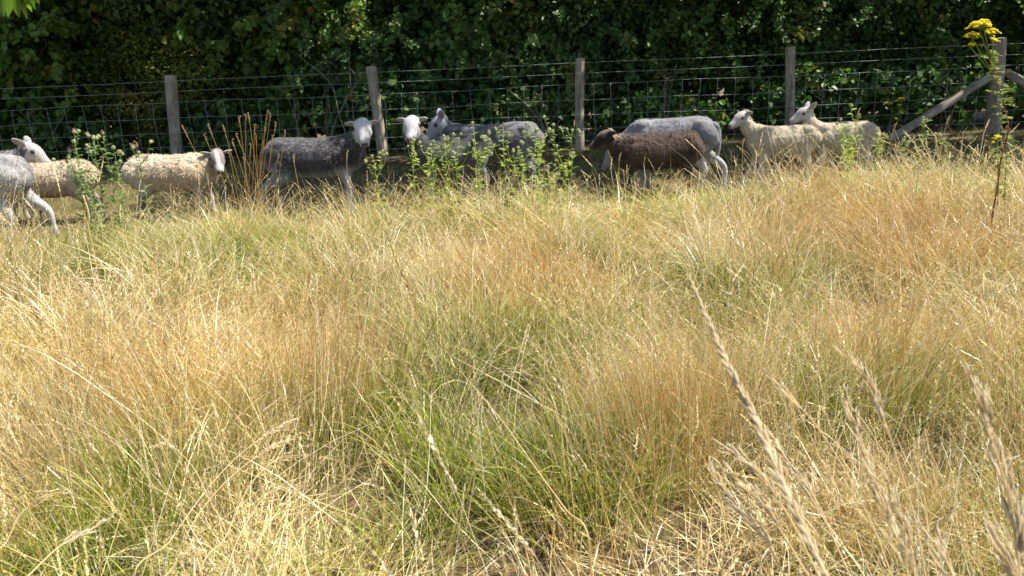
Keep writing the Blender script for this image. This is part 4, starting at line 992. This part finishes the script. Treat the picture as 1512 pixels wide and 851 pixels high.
def stem_through(pts, base, n=24):
    """curve from the ground base up through the points"""
    return spl(np.array([base]+list(pts)), n)
def ragwort(label, pix, Y, base_px, clusters, seed, nleaf=26, leafr=(.45, 1.), fl=70, sc=1., stemm=None, base_y=None):
    rng = np.random.default_rng(seed); pts = [at_y(a, b, Y) for a, b in pix]; p0 = at_y(base_px[0], base_px[1], Y); base = np.array([p0[0], Y, gz(p0[0], Y)-.02])
    root = empty('ragwort', tuple(base), label, 'wildflower', 'yellow ragwort plants'); P = stem_through(pts, base)-base; n = len(P); t = np.linspace(0, 1, n)
    b = MB(); b.tube(P, np.linspace(.006, .003, n)*sc, 7, (0, .45, 0, 1)); b.build('stem', stemm or RED, root, True)
    lv = MB()
    for i in range(nleaf):
        q = rng.uniform(*leafr); p = np.array([np.interp(q, t, P[:, k]) for k in range(3)]); a = i*2.4; e = rng.uniform(-.1, .6); l = .075*sc*rng.uniform(.6, 1.2)
        lobed(lv, rng, p, (math.cos(a)*math.cos(e), math.sin(a)*math.cos(e), math.sin(e)), (0, 0, 1), l, l*.3, rng.uniform(.3, 1), 4)
    for k in range(10):   # withered leaf rags on the lower stem
        q = rng.uniform(min(.25, leafr[0]*.5), leafr[0]); p = np.array([np.interp(q, t, P[:, j]) for j in range(3)]); a = rng.random()*6.28
        lv.leaf(p, (math.cos(a), math.sin(a), -.8), (0, 0, 1), .03*sc, .010*sc, (0, 1, 0, 1))
    st = MB(); ph = []
    for (cx, cy, rx, m) in clusters:
        c = at_y(cx, cy, Y)-base; q = .86; s0 = np.array([np.interp(q, t, P[:, k]) for k in range(3)])
        fb = MB()
        st.tube(spl([s0, (s0+c)/2+np.array([0, 0, -.01]), c-np.array([0, 0, .012])], 6), .0022*sc, 5, (0, .6, 0, 1))
        for k in range(int(m*1.5)):
            o = rng.normal(0, 1, 3)*np.array([rx, rx*.9, rx*.33]); o[2] = rx*.85*(1-((o[0]**2+o[1]**2)/(2.2*rx)**2))+rng.normal(0, rx*.16); f = c+o
            st.tube(np.array([c-np.array([0, 0, .01]), c+o*.5-np.array([0, 0, .002]), f]), .0009*sc, 4, (0, .8, 0, 1))
            up = np.array([o[0]*.9/rx*.4, o[1]*.6/rx*.3-.55, 1.]); up /= np.linalg.norm(up); r = .0105*sc*rng.uniform(.8, 1.15)
            u = np.cross(up, (0, 1, 0)); u /= np.linalg.norm(u); v = np.cross(up, u); fb.tube(np.array([f, f+up*.003]), r*.42, 6, (0, .0, 0, 1))
            for w in range(9):
                a = w*.698+rng.random()*.3; fb.leaf(f, u*math.cos(a)+v*math.sin(a)+up*.12, up, r, r*.42, (0, rng.uniform(.3, 1), 0, 1))
        fb.build('flower_cluster', YELLOW, root)
    lv.build('leaves', RAGL, root); (st.build('branchlets', RAGL, root, True) if st.V else None); return root
def build_ragwort():
    ragwort('tall ragwort with bright yellow flower head on thin red stem before the corner post', [(1464, 330), (1473, 275), (1478, 235), (1489, 192), (1481, 150), (1469, 112), (1456, 66)], 4.4, (1462, 400),
            [(1447, 40, .030, 46), (1436, 54, .020, 20), (1464, 48, .018, 16), (1434, 67, .013, 9), (1466, 60, .012, 8), (1452, 34, .016, 14)], 51, 54, (.60, .97))
    ragwort('small leafy ragwort with a few yellow flowers low beside the tall red stem', [(1474, 270), (1472, 215)], 4.9, (1473, 340), [(1473, 203, .012, 9), (1467, 211, .008, 4)], 52, 34, (.35, 1.), stemm=RAGL)
    ragwort('greenish young ragwort without flowers at the right of the tall red stem', [(1484, 270), (1489, 204)], 5.0, (1484, 340), [], 54, 30, (.3, 1.), stemm=RAGL)
    ragwort('ragwort with two small yellow flower heads in shade behind the netting', [(1322, 195), (1328, 160)], 11.65, (1320, 225), [(1311, 154, .030, 16), (1332, 147, .028, 14), (1328, 156, .02, 8)], 53, 46, (.15, 1.), sc=1.8, stemm=RAGL)
build_ragwort()

def leafy_stalk(name, label, cat, pix, Y, base_px, seed, mat, stemm, nleaf, ll, r0=.004, leafr=(.1, 1.), group=None):
    rng = np.random.default_rng(seed); pts = [at_y(a, b, Y+dy) for a, b, dy in pix]; p0 = at_y(base_px[0], base_px[1], Y); base = np.array([p0[0], Y, gz(p0[0], Y)-.02])
    root = empty(name, tuple(base), label, cat, group); P = stem_through(pts, base)-base; n = len(P); t = np.linspace(0, 1, n)
    b = MB(); b.tube(P, np.linspace(r0, r0*.45, n), 7, (0, .6, 0, 1)); b.build('stem', stemm, root, True)
    if nleaf:
        lv = MB()
        for i in range(nleaf):
            q = leafr[0]+(leafr[1]-leafr[0])*(i+rng.random())/nleaf; p = np.array([np.interp(q, t, P[:, k]) for k in range(3)]); a = i*2.4+rng.normal(0, .2); e = rng.uniform(.1, .9); l = ll*rng.uniform(.6, 1.2)*(1.1-.5*q)
            lv.leaf(p, (math.cos(a)*math.cos(e), math.sin(a)*math.cos(e), math.sin(e)), (0, 0, 1), l, l*.3, (0, rng.uniform(.1, .95), 0, 1))
        lv.build('leaves', mat, root)
    return root
def build_stalks():
    leafy_stalk('willowherb', 'slim green leafy plant alone in the dry grass left of the tall ragwort', 'plant', [(1350, 350, 0), (1353, 268, 0)], 4.9, (1350, 400), 61, THG, THG, 70, .06)
    leafy_stalk('leaning_weed', 'thin weed leaning left, green top and red lower stem, in the middle grass', 'plant', [(622, 462, 0), (603, 425, 0), (585, 385, 0), (570, 345, 0), (549, 310, 0)], 3.6, (632, 490), 62, THL, RED, 46, .032, .0042, (.42, 1.))
    leafy_stalk('small_green_weed', 'small round leaved green weed at the base of the big middle tuft', 'plant', [(712, 735, 0), (716, 722, .02)], 2.0, (712, 770), 63, THL, THL, 16, .032)
    leafy_stalk('leafy_shoot', 'short bright green shoot in the middle of the dry grass', 'plant', [(778, 380, 0), (780, 345, 0)], 4.5, (778, 410), 66, THL, THL, 30, .035)
    leafy_stalk('dead_stalk', 'thick pale dead stalk sticking up under the left thistles', 'plant', [(129, 346, 0), (131, 318, 0), (123, 289, 0)], 5.3, (130, 372), 64, HUSK, STRAWM, 0, .02, .013)
    leafy_stalk('yellow_weed', 'yellow leaved weed low beside the pale dead stalk', 'plant', [(140, 345, 0), (143, 320, 0)], 5.3, (140, 370), 65, RAGL, RAGL, 30, .05)
build_stalks()
# ---------------- single seeding grass stems ----------------
def husk(b, p, d, L, w, tone, awn=0., rng=None):
    d = d/np.linalg.norm(d); t = np.array([0, .25, .55, .85, 1.]); b.tube(p+np.outer(t, d)*L, w*np.array([.35, 1, .9, .4, .08]), 6, (0, tone, 0, 1))
    if awn:
        e = p+d*L; a = d+rng.normal(0, .10, 3); b.tube(np.array([e, e+a*awn*.5, e+a*awn+rng.normal(0, awn*.05, 3)]), np.array([.00035, .0003, .0001])*1.6, 4, (0, .9, 0, 1))
def seed_stem(label, pix, dist, style, seed, hlen, group='seeding grass stems close to the camera', hw=1., drop=(0, .12), r0=.0011, parent=None, hm=None, sm=None):
    """pix: from the tip downwards, (px, py[, distance])"""
    rng = np.random.default_rng(seed); pts = [at_d(p[0], p[1], p[2] if len(p) > 2 else dist) for p in pix]
    last = pts[-1]; dirn = (pts[-1]-pts[-2]); dirn /= np.linalg.norm(dirn); g = last+dirn*.12; bx, by = g[0]+drop[0], g[1]+drop[1]
    g2 = np.array([bx, by, gz(bx, by)-.02]); path = pts+[last+dirn*.10, g2] if last[2] > .25 else pts+[g2]
    P = spl(np.array(path), 48)
    base = P[-1].copy()
    root = empty('grass_stem', tuple(base), label, 'grass stem', group) if parent is None else parent
    off = base if parent is None else np.array(parent.location)
    P = P-off
    b = MB(); b.tube(P, np.linspace(r0*.5, r0*1.25, len(P)), 6, (0, .6, 0, 1)); st = b.build('stalk' if parent is None else 'stem', sm or STRAWM, root, True)
    seg = np.linalg.norm(np.diff(P, axis=0), axis=1); s = np.concatenate([[0], np.cumsum(seg)])
    at = lambda q: np.array([np.interp(q, s, P[:, k]) for k in range(3)])
    hb = MB()
    if style == 'rye':         # tight alternate spikelets, one long ear
        m = int(hlen/.0046)
        vw = np.array([0, 1., 0])
        for i in range(m):
            q = hlen*(i+.5)/m; p = at(q); d = at(max(q-.004, 0))-at(q+.004); d /= np.linalg.norm(d); sd = np.cross(d, vw); sd /= np.linalg.norm(sd); a = (1 if i % 2 else -1)
            prof = min(1, .35+1.3*(q/hlen))*min(1, .5+3*(1-q/hlen)); o = sd*a+vw*rng.normal(0, .5); 
            for k in range(3): husk(hb, p+o*.0004, d+o*(.10+.07*k)+rng.normal(0, .07, 3), .0125*prof*hw*rng.uniform(.7, 1.2), .00125*prof*hw, np.clip(rng.normal(.55, .22), 0, 1))
    elif style == 'brome':     # long pointed spikelets with awns, standing off in small bunches
        m = int(hlen/.0105)
        for i in range(m):
            q = hlen*(i+.2)/m; p = at(q); d = at(max(q-.004, 0))-at(q+.004); d /= np.linalg.norm(d); nb = 1 if i < 2 else rng.integers(1, 4)
            for k in range(nb):
                o = rng.normal(0, 1, 3); o -= (o@d)*d; o /= np.linalg.norm(o); l = .019*hw*rng.uniform(.8, 1.25)*(.7+.4*q/hlen); sp = rng.uniform(.10, .34)
                e = p+(d*.5+o*sp)*l*.6; hb.tube(np.array([p, e]), .0004, 4, (0, .5, 0, 1)); dd = d+o*sp*.8
                for h in range(3): husk(hb, e+dd*l*.16*h+rng.normal(0, .0006, 3), dd+rng.normal(0, .07, 3), l*.75, .0010*hw, np.clip(rng.normal(.5, .28), 0, 1), awn=l*.55, rng=rng)
    elif style == 'plume':     # narrow soft panicle
        m = int(hlen/.0028)
        for i in range(m):
            q = hlen*(i+.5)/m; p = at(q); d = at(max(q-.004, 0))-at(q+.004); d /= np.linalg.norm(d); o = rng.normal(0, 1, 3); o -= (o@d)*d; o /= np.linalg.norm(o)
            pr = math.sin(min(1, q/hlen*.9+.1)*math.pi)*.8+.35; sp = rng.uniform(.15, .55); husk(hb, p+o*.002*pr, d+o*sp, .0085*hw*pr*rng.uniform(.8, 1.2), .0011*hw, rng.random())
    elif style == 'loose':     # drooping open head
        m = int(hlen/.009)
        for i in range(m):
            q = hlen*(i+.5)/m; p = at(q); d = at(max(q-.004, 0))-at(q+.004); d /= np.linalg.norm(d); o = rng.normal(0, 1, 3); o[2] -= .5; o /= np.linalg.norm(o)
            l = .03*(.4+q/hlen)*rng.uniform(.6, 1.1)*hw; e = p+(d+o*.7)*l; hb.tube(spl([p, p+(d+o*.3)*l*.6, e], 4), .0003, 4, (0, .5, 0, 1))
            for h in range(4): husk(hb, p+(e-p)*(.45+.18*h), e-p+rng.normal(0, .006, 3), .008*hw, .0010*hw, rng.random())
    hb.build('seed_head', hm or HUSK, st if parent is not None else root, True)
    return root
def build_stems():
    seed_stem('long blurred pale grass ear leaning left, thickest and closest of all stems', [(1017, 406, .62), (1040, 460, .60), (1075, 540, .58), (1125, 640, .56), (1165, 735, .54), (1222, 855, .52)], .56, 'rye', 71, .265, hw=1.05, r0=.0014, drop=(.02, .10))
    seed_stem('feathery brome stem bowing left, its tip beside the long ear near the bare patch', [(1140, 556), (1160, 580), (1200, 622), (1245, 690), (1290, 780), (1320, 860)], 1.15, 'brome', 72, .07, hw=.9)
    seed_stem('tall brome stem with the highest tip right of the bare patch', [(1256, 534), (1275, 560), (1300, 605), (1328, 690), (1352, 770), (1368, 860)], 1.0, 'brome', 73, .11)
    seed_stem('brome stem with a thick pale ear just left of the highest one', [(1253, 603), (1270, 645), (1290, 710), (1312, 760), (1345, 860)], .85, 'brome', 74, .17, hw=1.0)
    seed_stem('short bunchy brome ear at the bottom between the two tall ones and the edge', [(1318, 720), (1330, 770), (1345, 810), (1352, 860)], .9, 'brome', 75, .10)
    seed_stem('big bright brome ear standing near the right edge', [(1444, 584), (1462, 640), (1480, 700), (1496, 770), (1508, 860)], .72, 'brome', 76, .19, hw=1.15)
    seed_stem('lower brome ear at the very right edge', [(1474, 800), (1492, 828), (1510, 862)], .7, 'brome', 77, .05, hw=1.1)
    seed_stem('lowest brome ear near the bottom right corner, pointing up left', [(1380, 800), (1396, 825), (1412, 862)], .8, 'brome', 78, .06)
    seed_stem('upper of three brownish ears left of the long blurred one, leaning far left', [(1066, 690), (1100, 722), (1140, 765), (1200, 860)], .95, 'brome', 79, .10, hw=.9)
    seed_stem('lower of three brownish ears left of the long blurred one', [(1056, 705), (1088, 752), (1125, 790), (1165, 862)], .92, 'brome', 80, .11, hw=.9)
    seed_stem('middle brownish ear crossing under the long blurred one', [(1072, 662), (1110, 690), (1160, 755), (1215, 862)], .97, 'brome', 81, .10, hw=.9)
    seed_stem('ear emerging right of the long blurred stem, dark husks', [(1143, 655), (1170, 690), (1205, 740), (1260, 862)], .9, 'brome', 82, .10, hw=.9)
    seed_stem('soft pale plume low at the right, slanting up right', [(1412, 745), (1390, 770), (1365, 800), (1350, 862)], 1.1, 'plume', 83, .055, hw=.9)
    seed_stem('topmost pale drooping ear left of the middle, slanting up right', [(440, 618, 1.75), (400, 638, 1.7), (350, 675, 1.65), (300, 730, 1.6), (250, 800, 1.55)], 1.6, 'plume', 84, .13, hw=1.2)
    seed_stem('second pale drooping ear just under the topmost one at the left', [(432, 648, 1.7), (395, 665, 1.65), (340, 705, 1.6), (290, 765, 1.5), (260, 830, 1.5)], 1.6, 'plume', 85, .12, hw=1.2)
    seed_stem('white open grass head near the bottom left of the middle', [(440, 720, 1.5), (415, 722, 1.5), (385, 740, 1.5), (350, 800, 1.45), (330, 860, 1.4)], 1.5, 'loose', 86, .09, hw=1.1)
    seed_stem('pale open head below the drooping ears', [(440, 673, 1.6), (410, 678, 1.6), (370, 715, 1.55), (335, 790, 1.5)], 1.5, 'loose', 87, .08, hw=1.)
    seed_stem('curved ear arching left over green blades', [(220, 662, 1.7), (250, 658, 1.7), (285, 690, 1.65), (310, 740, 1.6)], 1.6, 'plume', 88, .07, hw=1.)
    seed_stem('loose pinkish head in the bottom left corner, slanting up right', [(162, 765, 1.2), (130, 785, 1.2), (90, 805, 1.15), (30, 862, 1.1)], 1.2, 'brome', 89, .10, hw=.75)
    seed_stem('small open head near the left edge above the corner', [(88, 727, 1.3), (60, 735, 1.3), (30, 760, 1.3), (10, 800, 1.3)], 1.3, 'loose', 90, .07, hw=.9)
    seed_stem('single thin stem crossing the middle tuft, leaning far left', [(690, 560, 1.9), (740, 620, 1.8), (790, 690, 1.7), (835, 752, 1.6)], 1.7, 'loose', 91, .03, hw=.5, r0=.0018)
    rng = np.random.default_rng(5)
    # scattered upright pale ears of the left half
    U = [('upright pale ear at the left edge among thin stems', 92, 365, 3.4), ('pale upright ear second from the left edge', 30, 420, 2.9), ('short pale ear in the upper left grass', 150, 430, 2.8), ('slim ear above the left green tuft', 262, 535, 2.2), ('thin pale ear between the left tufts', 330, 450, 2.8),
         ('pale foxtail in front of the dark grey sheep hind leg', 434, 228, 6.1), ('pale ear below the dark sheep chest', 514, 222, 6.2), ('pale ear in front of the grey faced cream sheep', 307, 258, 5.8), ('short ear before the cream sheep belly', 252, 272, 5.7), ('pale stem before the brown sheep foreleg', 917, 226, 6.3),
         ('bent pale ear before the nearer lamb belly', 1128, 212, 6.2), ('upright pale ear before the nearer lamb foreleg', 1099, 205, 6.4), ('long pale ear leaning over the nearer lamb rump', 1195, 192, 6.1), ('pale ear by the bottom of the brace', 1324, 182, 6.2), ('upper pale ear left of the corner post', 1402, 172, 6.0), ('thin tall pale ear above the farther lamb', 1270, 160, 6.4)]
    for i, (lb, px, py, Y) in enumerate(U):
        t = at_y(px, py, Y); lx = rng.normal(0, .05); b = np.array([t[0]+lx, Y, gz(t[0], Y)]); d = np.linalg.norm(t-CAM)
        m = (t*.45+b*.55)+np.array([lx*.3, 0, 0])
        def pxof(p):
            v = p-CAM; return (756+FPX*(v@_r)/(v@_f), 425.5-FPX*(v@_u)/(v@_f), np.linalg.norm(v))
        seed_stem(lb, [pxof(t), pxof(t*.8+m*.2+np.array([-.01, 0, .005])), pxof(m)], d, 'plume', 500+i, .08+.02*rng.random(), group='pale upright ears over the dry grass', hw=1.5 if Y > 5 else 1.2, r0=.0020 if Y > 5 else .0015, drop=(lx, 0))
    # the tall rust coloured tuft between the cream and the dark sheep
    x0 = at_y(372, 300, 6.3)[0]; root = empty('rusty_grass_tuft', (x0, 6.3, gz(x0, 6.3)), 'tall rust coloured grass tuft between the cream sheep and the dark grey sheep', 'grass tuft')
    tips = [(353, 174), (363, 172), (367, 170), (376, 186), (395, 166), (399, 170), (407, 183), (349, 200), (343, 208), (378, 200), (421, 195), (330, 188), (389, 210), (402, 202), (308, 186), (338, 225), (385, 240), (412, 230), (360, 235), (270, 188), (302, 200), (370, 215), (392, 190)]
    for i, (px, py) in enumerate(tips):
        Y = 6.3+rng.normal(0, .08); t = at_y(px, py, Y); bx = x0+(t[0]-x0)*.45+rng.normal(0, .05); b = np.array([bx, Y, 0]); m = t*.5+b*.5+np.array([(t[0]-bx)*-.18, 0, 0]); v = lambda p: (756+FPX*((p-CAM)@_r)/((p-CAM)@_f), 425.5-FPX*((p-CAM)@_u)/((p-CAM)@_f), np.linalg.norm(p-CAM))
        nod = np.array([rng.choice([-.006, .006, .012]), 0, .012])
        seed_stem('', [v(t+nod), v(t), v(t*.75+m*.25), v(m)], 6, 'plume', 600+i, .085+.04*rng.random(), hw=1.6, r0=.0024, drop=(0, 0), parent=root, hm=HUSKR, sm=RUSTM)
build_stems()

def build_sprig():
    rng = np.random.default_rng(8); D = 2.6
    a = at_d(30, -22, D); root = empty('overhanging_branch', tuple(a), 'bright green leafy branch tip hanging into the top left corner', 'branch')
    tw = MB(); far = a+np.array([-1.9, -.4, .9]); Q = spl([far, a+np.array([-.9, -.1, .35]), a+np.array([-.25, 0, .08]), a], 16)-a; tw.tube(Q, np.linspace(.014, .003, 16), 7, (0, .5, 0, 1)); tw.build('twig', BARK, root, True)
    lv = MB()
    def lf(p0, p1, w, tone):
        d = p1-p0; L = np.linalg.norm(d); d /= L; n = np.array([rng.normal(0, .25), -1, .35]); sd = np.cross(d, n); sd /= np.linalg.norm(sd); nu = np.cross(sd, d)
        t = np.linspace(0, 1, 8); wd = w*np.array([.06, .45, .82, 1, .95, .7, .35, .02]); c = p0+np.outer(t, d)*L-np.outer(t*t, nu)*L*.08
        V = np.concatenate([c-sd*wd[:, None]*.5+nu*wd[:, None]*.14, c, c+sd*wd[:, None]*.5+nu*wd[:, None]*.14]); F = [(i, i+1, i+9, i+8) for i in range(7)]+[(8+i, 9+i, 17+i, 16+i) for i in range(7)]
        lv.add(V-a, F, (0, tone, 0, 1))
    for (x0, y0, x1, y1, w) in [(2, -18, 3, 25, .030), (16, -16, 9, 27, .030), (22, -16, 26, 28, .034), (26, -18, 39, 30, .018), (30, -20, 45, 20, .036), (34, -20, 51, 15, .030), (42, -18, 58, 7, .026), (6, -18, -8, 20, .03), (28, -20, 35, 18, .03)]:
        lf(at_d(x0, y0, D+rng.normal(0, .02)), at_d(x1, y1, D+rng.normal(0, .03)), w, rng.random())
    for k in range(70):
        q = Q[rng.integers(0, 15)]+a; dd = rng.normal(0, 1, 3); dd[2] = -abs(dd[2])*.6; dd /= np.linalg.norm(dd)
        if k > 8 and (q-a)[0] > -.3: continue
        lf(q, q+dd*.13, .045, rng.random())
    lv.build('leaves', CHEST, root)
build_sprig()

def build_saplings():
    S = [('pair of thin bare upright stems behind the netting above the dark grey sheep', 440, 196, 100, 2, .008), ('forked pale bare sapling behind the netting near the second post', 478, 196, 95, 3, .009), ('clump of brown bare stems behind the netting left of the middle post', 805, 190, 128, 7, .010),
         ('pale crossed dead twigs behind the brown sheep', 985, 180, 95, 4, .007), ('bare brown shrub at the left behind the hawthorn foot', 60, 225, 150, 3, .008), ('crossed dead twigs behind the two lambs', 1230, 190, 120, 4, .007), ('thin curved brown vine hanging left of the second post', 520, 180, 40, 2, .009), ('reddish dead stems left of the corner post', 1395, 190, 110, 4, .008)]
    for i, (lb, px, py, ty, n, r) in enumerate(S):
        rng = np.random.default_rng(700+i); Y = 11.62; p = at_y(px, py, Y); base = np.array([p[0], Y, 0.]); root = empty('bare_sapling', tuple(base), lb, 'sapling', 'bare stems behind the netting')
        top = at_y(px, ty, Y)[2]
        for k in range(n):
            b = MB(); a = rng.normal(0, .22); h = top*rng.uniform(.75, 1.05); Q = spl([(rng.normal(0, .05), rng.normal(0, .04), -.03), (a*.3+rng.normal(0, .03), 0, h*.4), (a*.8+rng.normal(0, .06), .03, h*.75), (a*1.4, .05, h)], 12); b.tube(Q, np.linspace(r, r*.35, 12), 6, (0, rng.random(), 0, 1))
            for j in range(3):
                q = Q[rng.integers(4, 10)]; e = q+np.array([rng.normal(0, .16), rng.normal(0, .05), rng.uniform(.1, .3)]); b.tube(spl([q, (q+e)/2+rng.normal(0, .02, 3), e], 5), np.linspace(r*.5, r*.15, 5), 5, (0, rng.random(), 0, 1))
            b.build('stem', TWIG, root, True)
build_saplings()
